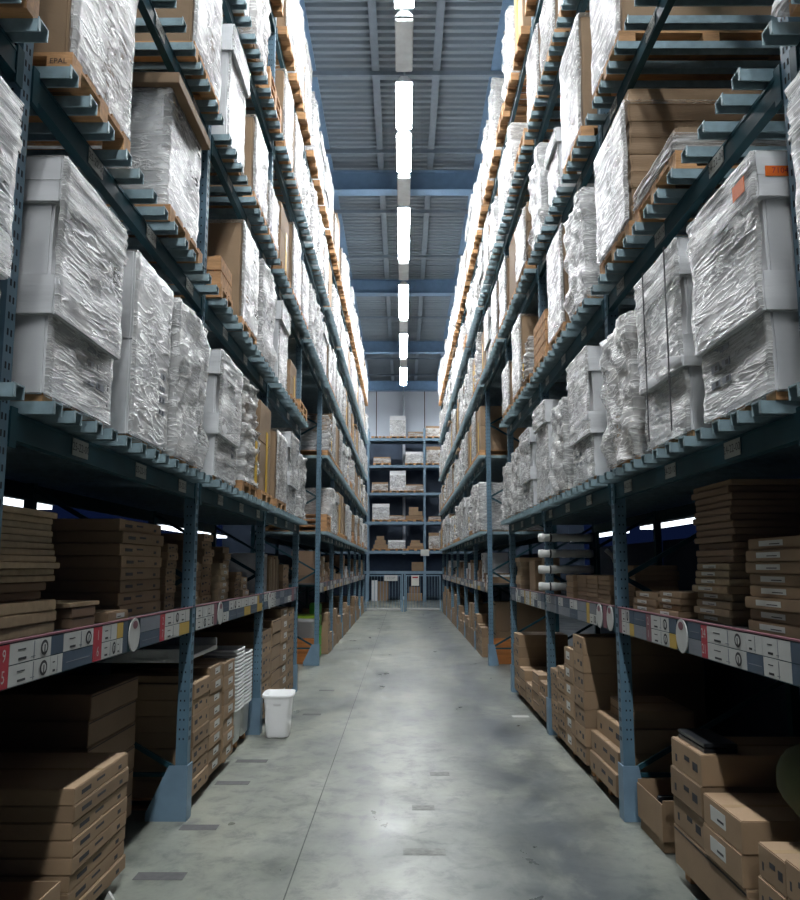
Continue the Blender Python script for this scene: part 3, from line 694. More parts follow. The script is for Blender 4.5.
ob('carton', carton_mesh(0.26, 0.30, 0.22, 'brown', 'line', -1), None, (-1.93, 3.45, 0.001), 0.2); tag(bpy.data.objects[-1] if False else C.objects[-1], 'small closed brown carton at the lower left corner beside open carton', 'box')
# dark rear goods, left floor, in shadow
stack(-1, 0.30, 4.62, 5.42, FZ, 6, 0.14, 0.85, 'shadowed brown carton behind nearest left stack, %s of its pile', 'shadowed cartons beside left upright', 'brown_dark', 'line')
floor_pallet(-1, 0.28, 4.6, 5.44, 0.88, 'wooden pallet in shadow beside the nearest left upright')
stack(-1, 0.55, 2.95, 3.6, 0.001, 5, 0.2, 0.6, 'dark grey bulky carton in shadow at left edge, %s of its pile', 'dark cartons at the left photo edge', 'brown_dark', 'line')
# ---- left, floor, third bay
floor_pallet(-1, 0.03, 5.76, 7.22, 1.05, 'wooden pallet under the labelled carton stacks beyond the nearest left upright')
stack(-1, 0.025, 5.79, 6.27, FZ, 7, 0.105, 0.9, 'brown labelled carton, %s of the stack just behind nearest left upright', 'labelled cartons in third left bay', 'brown', 'text')
stack(-1, 0.03, 6.29, 6.72, FZ, 8, 0.098, 0.6, 'brown carton with white sticker, %s of second stack behind nearest left upright', 'labelled cartons in third left bay', 'brown', 'sticker')
stack(-1, 0.025, 6.75, 7.18, FZ, 7, 0.109, 0.9, 'brown carton with white sticker, %s of stack beside the white tubs', 'labelled cartons in third left bay', 'brown', 'sticker')
stack(-1, 0.14, 5.82, 6.2, FZ+7*0.105+0.002, 1, 0.05, 0.5, 'flat brown carton, %s one lying on stack behind nearest left upright', 'labelled cartons in third left bay')
def tub_mesh(top, bot, h, mt='plastic_white', wall=0.006, dy=1.25):
    mb = MB(); k = mb.m(mt); seg = 28
    def ring(r, z):
        n0 = len(mb.v)
        for j in range(seg):
            a = 2*PI*j/seg; c, s_ = math.cos(a), math.sin(a); e = 0.32
            mb.v.append((r*math.copysign(abs(c)**e, c), r*dy*math.copysign(abs(s_)**e, s_), z))
        return n0
    rs = [ring(bot*0.92, 0), ring(bot, 0.01), ring(top*0.97, h*0.9), ring(top, h*0.905), ring(top*1.10, h*0.93), ring(top*1.12, h*0.99), ring(top*1.08, h), ring(top-wall, h*0.985), ring(bot-wall, 0.012)]
    for a, b in zip(rs, rs[1:]):
        for j in range(seg): mb.f.append((a+j, a+(j+1) % seg, b+(j+1) % seg, b+j)); mb.mi.append(k)
    mb.f.append(tuple(rs[0]+j for j in reversed(range(seg)))); mb.mi.append(k)
    mb.f.append(tuple(rs[-1]+j for j in range(seg))); mb.mi.append(k)
    return mb.mesh('tub', 0, True)
floor_pallet(-1, 0.05, 7.30, 8.20, 0.9, 'wooden pallet under the stacked white tubs')
TUB = tub_mesh(0.145, 0.13, 0.30)
for col, (ty, nn_) in enumerate(((7.56, 17), (7.95, 15))):
    for i in range(nn_):
        o = ob('white_tub', TUB, None, (X(-1, 0.20), ty, FZ+0.032*i), 0)
        tag(o, 'white plastic tub nested in the %s stack, %s' % (('nearer', 'farther')[col], 'bottom one' if i == 0 else 'topmost one' if i == nn_-1 else '%s from bottom' % ORD[i]), 'tub', 'nested white tubs in left rack')
# long white panels lying above tubs
mb = MB(); mb.box(-0.40, 0.40, -0.5, 0.5, 0, 0.03, 'plastic_white'); mb.box(-0.4, 0.4, -0.5, -0.47, 0.03, 0.09, 'plastic_white'); mb.box(-0.4, 0.4, 0.47, 0.5, 0.03, 0.09, 'plastic_white')
tag(ob('plastic_tray', mb.mesh('plastic_tray', 0.004), None, (X(-1, 0.5), 6.3, FZ+0.875)), 'long white plastic tray lying on labelled cartons beyond nearest left upright', 'tray')
# free-standing bin
t = thing('storage_bin', 'white rectangular plastic bin standing alone on aisle floor at left', 'bin', (-1.2, 8.27, 0.002), 0.05)
BIN = tub_mesh(0.135, 0.108, 0.40, 'plastic_white', 0.006, 1.35)
ob('bin_body', BIN, t)
mb = MB(); mb.box(-0.035, 0.035, -0.192, -0.186, 0.30, 0.315, 'plastic_white'); ob('handle_lip', mb.mesh('handle_lip'), t)
# ---- left, floor, fourth bay
floor_pallet(-1, 0.02, 8.5, 10.95, 1.0, 'long wooden pallet base under carton stacks in fourth left bay')
for k, (a, b_, n_, dz) in enumerate(((8.52, 9.1, 7, 0.125), (9.12, 9.75, 7, 0.135), (9.77, 10.35, 8, 0.13), (10.37, 10.92, 7, 0.145))):
    stack(-1, 0.02, a, b_, FZ, n_, dz, 0.8, 'brown carton in fourth left bay, %s of ' + ('nearest', 'second', 'third', 'farthest')[k] + ' floor stack', 'carton stacks in fourth left bay', 'brown', ('text', 'line', 'sticker', 'text')[k])
# ---- left shelf level goods (z 1.332)
SZ = 1.3315
stack(-1, 0.06, 2.95, 3.55, SZ, 3, 0.045, 0.9, 'pale flat timber pack, %s of low pile on nearest left shelf edge', 'flat timber packs on left shelf', 'timber', 'none', 0.02, name='timber_pack')
stack(-1, 0.10, 2.95, 3.50, SZ+0.138, 2, 0.035, 0.9, 'dark grey flat pack, %s on the pale left timber pile', 'flat timber packs on left shelf', 'brown_dark', 'none', 0.015)
stack(-1, 0.07, 2.93, 3.52, SZ+0.210, 11, 0.026, 0.9, 'flat timber pack, %s of tall slab pile on nearest left shelf', 'flat timber packs on left shelf', 'timber', 'none', 0.02, step=(0, -0.002), name='timber_pack')
stack(-1, 0.06, 3.70, 3.98, SZ, 2, 0.045, 0.4, 'grey small flat box, %s of pair beside left timber pile', 'small boxes on left shelf', 'brown_dark', 'line')
stack(-1, 0.06, 3.66, 4.02, SZ+0.092, 1, 0.02, 0.45, 'pale board, %s one lying on small grey boxes on left shelf', 'small boxes on left shelf', 'timber', 'none')
stack(-1, 0.04, 4.10, 4.40, SZ, 1, 0.05, 0.3, 'small open-fronted brown carton, %s one on left shelf edge', 'small boxes on left shelf', 'brown', 'sticker')
stack(-1, 0.12, 4.46, 5.22, SZ, 8, 0.066, 0.8, 'brown flat carton, %s of tall stack on nearest left shelf', 'tall carton stack on nearest left shelf', 'brown', 'text', 0.012)
stack(-1, 0.10, 5.27, 5.50, SZ, 8, 0.052, 0.35, 'small brown carton, %s of stack beside nearest left upright on shelf', 'small carton stack beside left upright', 'brown', 'text', 0.01)
for k, (a, b_, n_, dz, d0) in enumerate(((5.72, 6.0, 9, 0.034, 0.08), (6.02, 6.25, 6, 0.05, 0.12), (6.30, 6.62, 9, 0.058, 0.12), (6.66, 6.95, 6, 0.05, 0.07), (7.05, 7.30, 8, 0.055, 0.12), (7.35, 7.62, 5, 0.045, 0.08), (7.68, 7.98, 3, 0.06, 0.08))):
    stack(-1, d0, a, b_, SZ, n_, dz, 0.45, 'small brown box on second left shelf, %s of ' + ORD[k] + ' pile', 'small boxes on second left shelf', 'brown' if k % 3 else 'timber', ('sticker', 'line', 'text')[k % 3], 0.012)
# third shelf bay: white topped cabinet and upright panels
mb = MB(); mb.box(-0.3, 0.3, -0.35, -0.33, 0, 0.38, 'plastic_white'); mb.box(-0.3, 0.3, 0.33, 0.35, 0, 0.38, 'plastic_white'); mb.box(-0.3, 0.3, -0.36, 0.36, 0.38, 0.41, 'plastic_white'); mb.box(-0.28, -0.26, -0.33, 0.33, 0, 0.38, 'plastic_grey'); mb.box(-0.3, 0.3, -0.33, 0.33, 0.0, 0.02, 'plastic_white')
tag(ob('display_cabinet', mb.mesh('display_cabinet', 0.003), None, (X(-1, 0.42), 8.95, SZ)), 'open white cabinet frame with thick top on third left shelf', 'cabinet')
for i in range(7):
    o = ob('upright_panel', carton_mesh(0.5, 0.07, 0.36+0.02*(i % 3), 'timber' if i % 2 else 'brown', 'none', -1), None, (X(-1, 0.36), 9.45+0.11*i, SZ), 0)
    tag(o, 'narrow brown flat pack stood on edge on third left shelf, %s from camera' % ORD[i], 'box', 'flat packs standing on third left shelf')
stack(-1, 0.08, 10.3, 10.8, SZ, 3, 0.1, 0.5, 'brown box near cross aisle on third left shelf, %s of pile', 'boxes near cross aisle left')
# ---- crates at the cross aisle
def pine_crate(s, dx, label):
    t = thing('pine_crate', label, 'crate', (s*1.66, 14.30, 0.002), 0, 'pine crates beside the tall uprights'); w, d, h = 0.30, 0.34, 0.40
    mb = MB(); e = 0.015
    for i in range(2):
        z0, z1 = i*h/2+0.002, (i+1)*h/2-0.004
        mb.box(-d/2, d/2, -w/2, -w/2+e, z0, z1, 'pine'); mb.box(-d/2, d/2, w/2-e, w/2, z0, z1, 'pine'); mb.box(-d/2, -d/2+e, -w/2+e, w/2-e, z0, z1, 'pine'); mb.box(d/2-e, d/2, -w/2+e, w/2-e, z0, z1, 'pine')
    ob('crate_wall', mb.mesh('crate_wall'), t)
    mb = MB(); mb.box(-d/2+e, d/2-e, -w/2+e, w/2-e, 0.0, 0.012, 'pine'); ob('crate_floor', mb.mesh('crate_floor'), t)
    return t
pine_crate(-1, 0, 'orange pine crate on the floor beside the tall left upright')
pine_crate(1, 0, 'orange pine crate on the floor beside the tall right upright')
t = thing('storage_tub', 'large translucent white tub with green lid behind left pine crate', 'tub', (-1.76, 14.78, 0.002))
ob('tub_body', tub_mesh(0.26, 0.23, 0.72, 'plastic_white', 0.008, 1.0), t); mb = MB(); mb.box(-0.29, 0.29, -0.29, 0.29, 0.722, 0.77, 'plastic_lime'); ob('tub_lid', mb.mesh('tub_lid', 0.01), t)
for i, (xx, yy, hh, m_, lab) in enumerate(((-1.50, 15.05, 0.72, 'yellow', 'tall yellow plastic container beside the white tub'), (-1.50, 15.45, 0.95, 'plastic_green', 'tall green plastic crate column behind yellow container'))):
    mb = MB()
    if i == 0: mb.box(-0.07, 0.07, -0.09, 0.09, 0, hh*0.8, m_); mb.box(-0.04, 0.04, -0.05, 0.05, hh*0.8, hh, m_)
    else:
        for q in range(5): mb.box(-0.1, 0.1, -0.12, 0.12, q*hh/5, (q+1)*hh/5-0.02, m_); mb.box(-0.09, 0.09, -0.11, 0.11, (q+1)*hh/5-0.02, (q+1)*hh/5, m_)
    tag(ob('plastic_container', mb.mesh('plastic_container', 0.008), None, (xx-0.1, yy, 0.002)), lab, 'container')
# large brown panel carton behind right crate
tag(ob('carton', carton_mesh(0.9, 0.5, 0.5, 'brown', 'line', 1), None, (2.05, 14.85, 0.5)), 'wide brown carton high behind the right pine crate', 'box')
tag(ob('carton', carton_mesh(0.9, 0.5, 0.49, 'brown', 'line', 1), None, (2.05, 14.85, 0.005)), 'wide brown carton under another behind the right pine crate', 'box')
# ---- right floor
t = open_box('open_carton', 1.68, 5.18, 0.07, 0.44, 0.50, 0.22, 'open brown carton full of black parts beside nearest right upright', cut=0.2)
tag(ob('carton', carton_mesh(0.42, 0.46, 0.066, 'brown', 'line', 1), None, (1.68, 5.18, 0.002)), 'flat brown carton under the open carton of black parts', 'box')
for i in range(7):
    mb = MB(); mb.box(-0.05, 0.05, -0.02, 0.02, 0, 0.12, 'black'); mb.box(-0.05, 0.05, -0.005, 0.005, 0.12, 0.135, 'plastic_grey')
    tag(ob('black_part', mb.mesh('black_part', 0.004), None, (1.56+0.12*(i % 2)+0.05, 4.99+0.06*i, 0.078), 0.0), 'black moulded part standing in the open carton, %s from camera' % ORD[i], 'part', 'black parts in the open right carton')
G1 = 'brown cartons in nearest right floor stack'
floor_pallet(1, -0.01, 3.62, 4.60, 1.1, 'wooden pallet under the nearest right floor carton stack')
stack(1, 0.0, 3.64, 4.58, FZ, 1, 0.20, 1.05, 'large brown carton, %s wide base one of nearest right floor stack', G1, 'brown', 'line')
stack(1, 0.0, 4.12, 4.57, FZ+0.201, 3, 0.145, 0.7, 'brown printed carton, %s in rear column of nearest right floor stack', G1, 'brown', 'text')
stack(1, 0.0, 3.66, 4.11, FZ+0.201, 2, 0.135, 1.0, 'brown carton with sticker, %s in front column of nearest right floor stack', G1, 'brown', 'sticker')
tag(ob('flat_case', (lambda m_: (m_.box(-0.08, 0.08, -0.19, 0.19, 0, 0.02, 'black'), m_.box(-0.08, 0.08, -0.19, 0.19, 0.026, 0.045, 'black'), m_.box(-0.07, -0.055, -0.17, 0.17, 0.02, 0.026, 'plastic_grey'), m_.box(0.055, 0.07, -0.17, 0.17, 0.02, 0.026, 'plastic_grey'), m_)[-1])(MB()).mesh('flat_case', 0.004), None, (1.415+0.11, 4.34, FZ+0.201+0.436)), 'flat glossy black case lying on the rear column of right cartons', 'case')
G2 = 'brown cartons at lower right corner'
for j, (ya, d0) in enumerate(((3.27, 0.0), (3.02, 0.0))):
    stack(1, d0, ya, ya+0.245, 0.002, 4 if j == 0 else 4, 0.128+0.004*j, 0.34, 'brown printed carton, %s of ' + ('left', 'right')[j] + ' column at lower right corner', G2, 'brown', 'text')
# olive cushion / shade
bm = bmesh.new(); bmesh.ops.create_uvsphere(bm, u_segments=28, v_segments=16, radius=1)
for v in bm.verts: v.co = Vector((v.co.x*0.30, v.co.y*0.22, v.co.z*0.20*(1-0.25*v.co.z)))*(1+0.04*noise.noise(v.co*2.5))
me = bpy.data.meshes.new('bundle'); bm.to_mesh(me); bm.free(); me.materials.append(M['olive']); me.polygons.foreach_set('use_smooth', [True]*len(me.polygons))
tag(ob('rounded_bundle', me, None, (1.80, 3.46, 0.765)), 'dark olive rounded bundle in shadow above the lower right cartons', 'bundle')
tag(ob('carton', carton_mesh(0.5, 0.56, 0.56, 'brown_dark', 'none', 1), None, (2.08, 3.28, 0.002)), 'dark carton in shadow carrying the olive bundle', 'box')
# right third bay
floor_pallet(1, -0.005, 5.78, 6.62, 1.0, 'wooden pallet under the loose cartons past the nearest right upright')
for i, (dz0, n_) in enumerate(((0, 3),)):
    stack(1, 0.0, 5.80, 6.60, FZ, 3, 0.145, 0.5, 'open-topped long brown carton past nearest right upright, %s of three', 'long cartons past nearest right upright', 'brown', 'text', 0.01, step=(0.03, 0))
stack(1, 0.16, 5.82, 6.5, FZ+0.437, 2, 0.06, 0.4, 'flat brown carton set back past nearest right upright, %s of pair', 'long cartons past nearest right upright', 'brown', 'line')
floor_pallet(1, -0.005, 6.68, 8.22, 1.0, 'wooden pallet under the tall right carton stack')
for j, (a, b_, n_, dz) in enumerate(((6.70, 7.08, 7, 0.139), (7.09, 7.48, 6, 0.139), (7.5, 7.85, 6, 0.105), (7.87, 8.2, 6, 0.095))):
    stack(1, 0.0, a, b_, FZ, n_, dz, 0.95, 'brown printed carton in third right bay, %s of the ' + ('nearest', 'second', 'third', 'farthest')[j] + ' column', 'tall carton stack in third right bay', 'brown', ('text', 'sticker')[j == 1], 0.004)
# right fourth bay
floor_pallet(1, 0.0, 8.5, 10.9, 1.0, 'long wooden pallet base in fourth right bay')
for j, (a, b_, n_, dz) in enumerate(((8.52, 8.9, 3, 0.12), (8.93, 9.35, 4, 0.1), (9.4, 9.85, 2, 0.11), (9.9, 10.35, 3, 0.11), (10.4, 10.86, 5, 0.14))):
    stack(1, 0.0, a, b_, FZ, n_, dz, 0.6, 'brown carton in fourth right bay, %s of ' + ORD[j] + ' floor column', 'carton columns in fourth right bay', 'brown', ('text', 'line')[j % 2])
# ---- right shelf
stack(1, 0.06, 3.06, 3.62, SZ, 8, 0.0485, 0.75, 'flat brown carton with white end label, %s of stack at right edge', 'flat cartons with white end labels', 'brown', 'sticker_cam', 0.018)
stack(1, 0.10, 3.90, 4.36, SZ, 8, 0.036, 0.7, 'flat timber-coloured carton, %s of lower right shelf tower', 'flat cartons of the right shelf tower', 'timber', 'sticker', 0.02, step=(0.0, 0.001))
stack(1, 0.13, 3.90, 4.40, SZ+0.289, 11, 0.033, 0.7, 'dark flat carton, %s of upper right shelf tower', 'flat cartons of the right shelf tower', 'brown_dark', 'line', 0.015, step=(0.0, 0.002))
stack(1, 0.13, 3.90, 4.42, SZ+0.289+0.363, 1, 0.03, 0.75, 'pale brown flat carton, %s one capping the right shelf tower', 'flat cartons of the right shelf tower', 'brown', 'none')
stack(1, 0.04, 4.44, 4.82, SZ, 4, 0.034, 0.35, 'small flat carton beside right shelf tower, %s of four', 'low boxes on right shelf', 'brown', 'sticker', 0.012)
stack(1, 0.05, 4.86, 5.34, SZ, 3, 0.04, 0.35, 'low flat carton near nearest right upright on shelf, %s of three', 'low boxes on right shelf', 'brown', 'sticker', 0.012)
for j in range(3):
    stack(1, 0.08, 6.08+0.39*j, 6.45+0.39*j, SZ, 6, 0.034, 0.2, 'little brown brick-like box, %s of ' + ('near', 'middle', 'far')[j] + ' column on second right shelf', 'brick-like boxes on second right shelf', 'brown', 'none', 0.004)
stack(1, 0.16, 5.72, 6.02, SZ, 8, 0.035, 0.3, 'small brown carton behind nearest right upright on shelf, %s of stack', 'small cartons on second right shelf', 'brown', 'line', 0.008)
# rolls on stand
t = thing('roll_rack', 'dark stand carrying four white fabric rolls on second right shelf', 'stand', (X(1, 0.30), 8.0, SZ))
mb = MB()
for yy in (-0.14, 0.14): mb.box(0.10, 0.13, yy-0.015, yy+0.015, 0, 0.60, 'teal')
for zz in (0.085, 0.245, 0.395, 0.545):
    for yy in (-0.14, 0.14): mb.box(-0.10, 0.10, yy-0.012, yy+0.012, zz-0.055, zz-0.043, 'teal')
ob('stand_frame', mb.mesh('stand_frame'), t)
for i, zz in enumerate((0.0, 0.16, 0.31, 0.46)):
    y_ = (7.9, 7.95, 8.0, 7.9)[i]
    mb = MB(); k = 18
    x0, x1 = -0.42, 0.10
    rad = [0.038+0.003*math.sin(j*1.7) for j in range(k)]
    mb.tube([(x0+(x1-x0)*j/(k-1), 0.0, 0) for j in range(k)], 0.04, 'roll', 14, rad)
    mb.tube([(x0+0.1, 0, 0), (x0+0.115, 0, 0)], 0.043, 'black', 14)
    me = mb.mesh('fabric_roll', 0, True)
    ob_ = ob('fabric_roll', me, None, (X(1, 0.30), 8.0, SZ+zz+0.085+(-0.0)), 0.05*i-0.06); tag(ob_, 'white rolled fabric bundle with black band, %s on the right shelf stand' % ('lowest', 'second lowest', 'second highest', 'highest')[i], 'fabric roll', 'white fabric rolls on right shelf')
mb = MB(); mb.tube([(0, 0, 0), (0.06, 0.02, -0.05), (0.10, 0.03, -0.14), (0.14, 0.03, -0.22)], 0.02, 'roll', 10); tag(ob('draped_strap', mb.mesh('draped_strap', 0, True), None, (X(1, 0.17)+0.26, 7.6, SZ+0.42)), 'white draped fabric end hanging behind the rolls', 'fabric')
stack(1, 0.06, 8.5, 8.9, SZ, 3, 0.12, 0.12, 'brown box standing beyond white rolls on third right shelf, %s of pile', 'boxes on third right shelf', 'brown', 'none')
stack(1, 0.05, 9.35, 9.75, SZ, 1, 0.34, 0.22, 'upright brown carton, %s tall one on third right shelf', 'boxes on third right shelf', 'brown', 'none')
stack(1, 0.04, 10.35, 10.75, SZ, 7, 0.055, 0.35, 'yellowish timber pack, %s of pile beside cross aisle on right shelf', 'timber packs beside cross aisle right', 'timber', 'none', 0.015)
stack(1, 0.05, 6.95+0.3, 7.55, SZ, 4, 0.05, 0.3, 'small brown carton under the rolls, %s of pile on second right shelf', 'small cartons on second right shelf', 'brown', 'line')
# ---- far block shelf and floor goods, both sides
FAR = {}
def far_stack(s, b, fl, d0, y0, y1, z0, n, dz, depth, mt):
    bm = FAR.setdefault('all', [])
    for i in range(n): bm.append((X(s, d0+depth/2)+R.uniform(-.008, .008), (y0+y1)/2+R.uniform(-.008, .008), z0+i*dz, depth, y1-y0, dz-0.0012, mt))
for s in (-1, 1):
    for b in range(5, 11):
        Y0, Y1 = BAYS[b]; r = random.Random(b*31+s)
        y = Y0+0.14 if b > 5 else Y0+(1.75 if s < 0 else 1.2)
        j = 0
        while y < Y1-0.45:
            w = r.uniform(0.34, 0.6); e = min(y+w, Y1-0.12); n_ = r.randint(2, 5); dz = r.uniform(0.11, 0.19)
            if b > 5: far_stack(s, b, 1, 0.0, y, e, 0.002, n_, dz, 0.7, 'brown')
            else: stack(s, 0.0, y, e, 0.002, n_, dz, 0.7, 'brown carton on floor of %s %s bay, %%s of %s pile' % (ORD[b], SIDE[s], ORD[j]), 'floor cartons in far %s bays' % SIDE[s], 'brown', r.choice(('text', 'line', 'sticker')), 0.01)
            y = e+0.03; j += 1
        y = Y0+0.12; j = 0
        while y < Y1-0.35:
            w = r.uniform(0.22, 0.5); e = min(y+w, Y1-0.1); n_ = r.randint(1, 4); dz = r.uniform(0.05, 0.14)
            mt = r.choice(('brown', 'brown', 'white_card', 'timber', 'brown_dark'))
            if b > 5: far_stack(s, b, 0, 0.04, y, e, SZ, n_, dz, 0.45, mt)
            else: stack(s, 0.04, y, e, SZ, n_, dz, 0.45, '%s box on shelf of %s %s bay, %%s of %s pile' % ({'brown': 'brown', 'white_card': 'white', 'timber': 'pale', 'brown_dark': 'dark brown'}[mt], ORD[b], SIDE[s], ORD[j]), 'small boxes on far %s shelves' % SIDE[s], mt, r.choice(('text', 'line', 'sticker')), 0.01)
            y = e+0.04; j += 1
mb = MB()
for (x, y, z, dx, dy, dz, mt) in FAR['all']: mb.box(x-dx/2, x+dx/2, y-dy/2, y+dy/2, z, z+dz, mt)
o = tag(ob('distant_cartons', mb.mesh('distant_cartons')), 'many small brown and white cartons on distant lower shelves and floor both sides', 'boxes'); o['kind'] = 'stuff'
# ------------------------------------------------------------------ gate at the aisle end
t = thing('double_gate', 'grey steel barred double gate closing the end of the aisle', 'gate', (0, 30.45, 0))
for sgn in (-1, 1):
    a, b_ = (-1.36, -0.06) if sgn < 0 else (0.10, 1.36)
    mb = MB()
    mb.box(a, b_, -0.02, 0.02, 1.27, 1.31, 'guard'); mb.box(a, b_, -0.02, 0.02, 0.08, 0.14, 'placard'); mb.box(a, a+0.04, -0.02, 0.02, 0.03, 1.27, 'guard'); mb.box(b_-0.04, b_, -0.02, 0.02, 0.03, 1.27, 'guard')
    nb = 12
    for i in range(1, nb): x = a+(b_-a)*i/nb; mb.box(x-0.007, x+0.007, -0.007, 0.007, 0.14, 1.27, 'guard')
    ob('gate_leaf', mb.mesh('gate_leaf'), t)
    mb = MB(); x = -0.03*sgn if False else (0.02 + sgn*0.045)
    mb.box(x-0.025, x+0.025, -0.03, 0.03, 0, 1.35, 'guard'); ob('gate_post', mb.mesh('gate_post'), t)
mb = MB(); mb.box(-0.68, -0.20, -0.03, -0.026, 1.10, 1.30, 'placard')
put_text(mb, 'STOP', 0.13, (-0.44, -0.031, 1.20), (1,0,0), (0,0,1), (0,-1,0), 'placard_grey'); ob('gate_sign', mb.mesh('gate_sign'), t)
mb = MB(); mb.box(0.30, 0.58, -0.03, -0.026, 0.93, 1.30, 'sticker'); mb.box(0.34, 0.54, -0.031, -0.03, 1.2, 1.25, 'placard_red'); ob('gate_sign', mb.mesh('gate_sign'), t)
# ------------------------------------------------------------------ back rack across the end
BL = [1.40, 2.35, 3.72, 5.10, 6.42, 7.72]
for q, (xa, xb) in enumerate(((-4.37, -1.67), (-1.67, 1.03), (1.03, 3.73))):
    t = thing('rack_bay', 'blue-grey rack facing the aisle behind the gate, %s bay' % ('left', 'middle', 'right')[q], 'pallet rack', (xa, 39.4, 0), 0, 'racking across the far end')
    mb = MB(); mb.box(xb-xa-0.05, xb-xa+0.05, 0, 0.07, 0, 8.2, 'guard'); ob('upright', mb.mesh('upright'), t)
    mb = MB(); mb.box(xb-xa-0.05, xb-xa+0.05, 1.03, 1.1, 0, 8.2, 'guard'); ob('upright', mb.mesh('upright'), t)
    if q == 0:
        mb = MB(); mb.box(-0.05, 0.05, 0, 0.07, 0, 8.2, 'guard'); ob('upright', mb.mesh('upright'), t)
    for z in BL:
        mb = MB(); mb.box(0.055, xb-xa-0.055, 0, 0.05, z-0.12, z, 'guard'); mb.box(0.055, xb-xa-0.055, 1.05, 1.1, z-0.12, z, 'guard'); ob('beam', mb.mesh('beam'), t)
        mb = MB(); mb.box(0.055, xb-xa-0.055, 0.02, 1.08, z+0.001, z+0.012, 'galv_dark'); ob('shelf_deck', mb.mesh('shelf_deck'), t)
    mb = MB(); mb.box(0.055, xb-xa-0.055, 1.06, 1.065, 0.2, 2.2, 'shade_backing'); ob('rear_mesh', mb.mesh('rear_mesh'), t)
mb = MB(); mb.box(-0.2, 0.2, -0.01, 0, 0, 0.3, 'sticker'); tag(ob('hanging_sign', mb.mesh('hanging_sign'), None, (1.03, 39.38, 2.12)), 'small white sign on the far rack upright behind the gate', 'sign')
mb = MB(); mb.box(-0.07, 0.07, -0.1, 0.1, 0, ZC-0.25, 'wall'); struct('trim_%d' % (n+1), mb.mesh('trim'), (0.05, 41.3, 0))
def back_load(x, z, w, h, kind, label):
    t = thing('pallet_load', label, 'pallet load', (x, 39.4+0.42, z+0.013), 0, 'pallet loads on the far rack')
    ob('pallet', PAL, t, (0, 0, 0), PI/2, (0.7, w/PW, 1))
    if kind == 'none': return
    mt = 'white_card' if kind == 'white' else 'brown'
    if kind == 'bags':
        for i in range(3): ob('carton', CART['brown'][i], t, (R.uniform(-.05, .05), 0, PH+h*i/3), 0, (w*(0.9-0.22*i), 0.6, h/3-0.004))
    else:
        ob('carton', R.choice(CART[mt]), t, (0, 0, PH+0.002), 0, (w*0.95, 0.7, h))
        ob('stretch_film', R.choice(FILM), t, (0, 0, PH), 0, (w*0.97, 0.72, h*0.8))
for x, li, w, h, kd, nm in ((-1.1, 5, 0.85, 0.02, 'none', 'empty pallet'), (-0.25, 5, 0.8, 1.0, 'white', 'tall pale carton load'), (0.62, 5, 0.8, 0.22, 'brown', 'low brown load'), (1.45, 5, 0.75, 0.5, 'brown', 'brown load'),
    (-1.0, 4, 0.85, 0.3, 'brown', 'low brown load'), (0.55, 4, 0.9, 0.55, 'white', 'white wrapped load'), (1.45, 4, 0.7, 0.8, 'brown', 'pale brown load'),
    (-1.1, 3, 0.8, 0.4, 'brown', 'low yellowish brown load'), (-0.25, 3, 0.8, 0.95, 'white', 'tall wrapped load'), (0.55, 3, 0.95, 0.3, 'brown', 'low orange brown load'),
    (-1.05, 2, 0.85, 0.75, 'white', 'white crate load'), (-0.3, 2, 0.75, 0.2, 'brown', 'low brown load'), (0.55, 2, 0.95, 0.6, 'bags', 'heaped brown sacks load'), (1.5, 2, 0.6, 0.15, 'brown', 'low brown load at right'),
    (-1.1, 1, 0.75, 0.6, 'bags', 'stepped brown carton load'), (-0.3, 1, 0.85, 0.4, 'white', 'white wrapped low load'), (0.6, 1, 0.9, 0.4, 'bags', 'mixed carton load'), (1.5, 1, 0.6, 0.75, 'brown', 'stacked brown cartons load')):
    back_load(x, BL[li], w, h, kd, '%s on %s level of far rack behind the gate, %s' % (nm, ('bottom', 'first', 'second', 'third', 'fourth', 'top')[li], 'far left' if x < -0.8 else 'left of centre' if x < 0 else 'right of centre' if x < 1 else 'far right'))
tag(ob('carton', carton_mesh(0.62, 0.5, 0.42, 'brown', 'none', 1), None, (0.72, 39.8, 1.413)), 'orange brown carton on low shelf of far rack behind gate', 'box')
for i, (x, z, w, h, m_) in enumerate(((-1.35, 0.02, 0.25, 0.95, 'white_card'), (-0.95, 0.02, 0.5, 0.9, 'brown'), (0.55, 0.02, 0.7, 0.35, 'brown'), (0.55, 0.375, 0.5, 0.3, 'brown_dark'))):
    tag(ob('carton', carton_mesh(w, 0.5, h, m_, 'none', 1), None, (x, 39.9, z)), '%s carton on floor behind the gate, %s' % ({'white_card': 'narrow white', 'brown': 'brown', 'brown_dark': 'dark brown'}[m_], ('at far left', 'left of centre', 'right of centre, lower', 'right of centre, upper')[i]), 'box', 'cartons on floor behind gate')
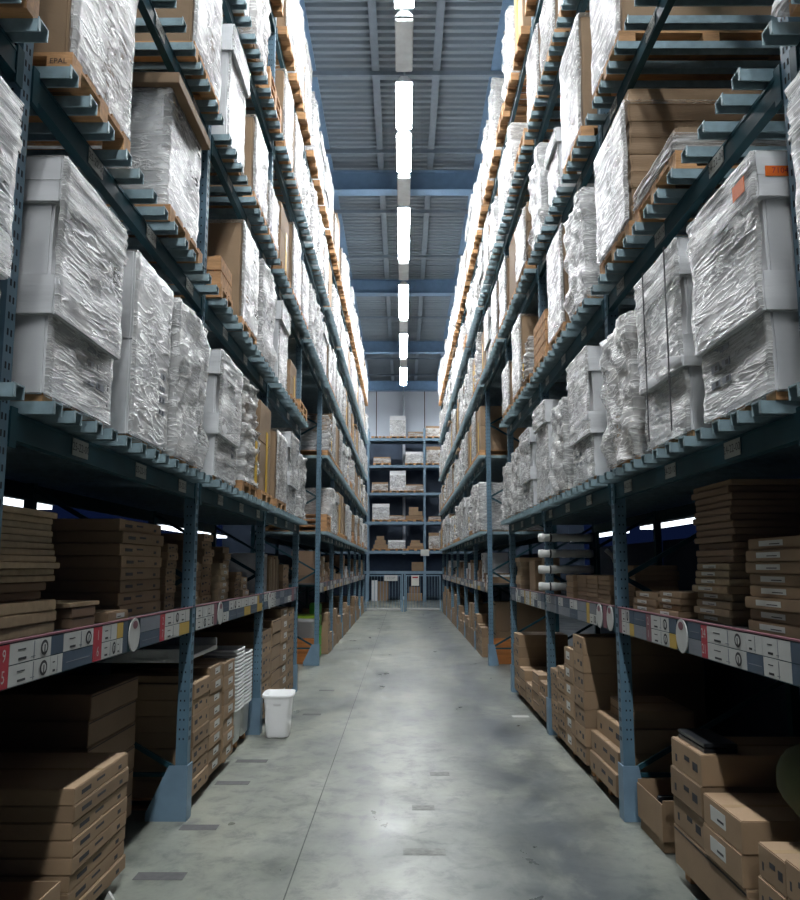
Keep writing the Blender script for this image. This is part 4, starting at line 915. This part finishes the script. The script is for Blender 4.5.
# ------------------------------------------------------------------ floor tape marks
for i, (xa, xb, yy) in enumerate(((-1.40, -1.14, 4.6), (-1.38, -1.15, 5.42), (-1.40, -1.15, 6.49), (-1.39, -1.13, 7.2), (-1.1, -0.9, 9.4), (-1.1, -0.9, 11.2), (0.0, 0.24, 4.98), (0.06, 0.21, 5.85), (0.21, 0.36, 6.77), (1.18, 1.36, 9.3))):
    mb = MB(); mb.box(xa, xb, yy-0.055, yy+0.055, 0.0005, 0.0015, 'tape_floor' if i < 6 else ('placard' if i == 9 else 'tape_worn'))
    tag(ob('floor_tape', mb.mesh('floor_tape')), '%s strip of tape on the concrete, %s' % ('dark' if i < 6 else 'white' if i == 9 else 'grey worn', (ORD[i]+' from camera along left rack') if i < 6 else ('beside right upright' if i == 9 else ORD[i-6]+' from camera in mid aisle')), 'floor tape', 'tape strips on the floor')
# ------------------------------------------------------------------ lights seen through the racks, in the neighbouring aisles
for i, (x, y0, y1, z) in enumerate(((-5.2, 8.8, 12.0, 2.45), (-5.2, 17.5, 24, 2.45), (5.3, 14.7, 18.2, 2.44), (5.3, 20, 27, 2.44))):
    t = thing('strip_light', 'long white strip light in the neighbouring %s aisle, %s one' % ('left' if x < 0 else 'right', 'nearer' if i % 2 == 0 else 'farther'), 'lamp', (x, (y0+y1)/2, z), 0, 'strip lights in neighbouring aisles')
    mb = MB(); mb.box(-0.15, 0.15, -(y1-y0)/2, (y1-y0)/2, 0.03, 0.08, 'plastic_grey'); ob('housing', mb.mesh('housing'), t)
    mb = MB(); mb.box(-0.14, 0.14, -(y1-y0)/2+0.05, (y1-y0)/2-0.05, -0.03, 0.03, 'lamp_side'); ob('diffuser', mb.mesh('diffuser'), t)
    mb = MB(); [mb.tube([(0, q, 0.08), (0, q, ZC-0.05-z)], 0.006, 'purlin', 6) for q in (-(y1-y0)/2+0.3, (y1-y0)/2-0.3)]; ob('hanger', mb.mesh('hanger'), t)

# ------------------------------------------------------------------ world, camera
w = bpy.data.worlds.new('World'); bpy.context.scene.world = w; w.use_nodes = True
bg = w.node_tree.nodes['Background']; bg.inputs['Color'].default_value = (0.12, 0.25, 1.0, 1); bg.inputs['Strength'].default_value = 0.022
cam = bpy.data.cameras.new('Camera'); co = bpy.data.objects.new('Camera', cam); C.objects.link(co)
cam.sensor_fit = 'HORIZONTAL'; cam.sensor_width = 36; cam.lens = 36*830/800; cam.clip_start = 0.05; cam.clip_end = 200
co.location = (0, 0, 1.6); co.rotation_euler = (PI/2+math.atan(117/830), 0, 3/830)
sc = bpy.context.scene; sc.camera = co
sc.view_settings.view_transform = 'Standard'; sc.view_settings.look = 'None'; sc.view_settings.gamma = 1; sc.view_settings.use_curve_mapping = False
sc.view_settings.exposure = 0.0
sc.cycles.max_bounces = 8; sc.cycles.diffuse_bounces = 1; sc.cycles.transparent_max_bounces = 24
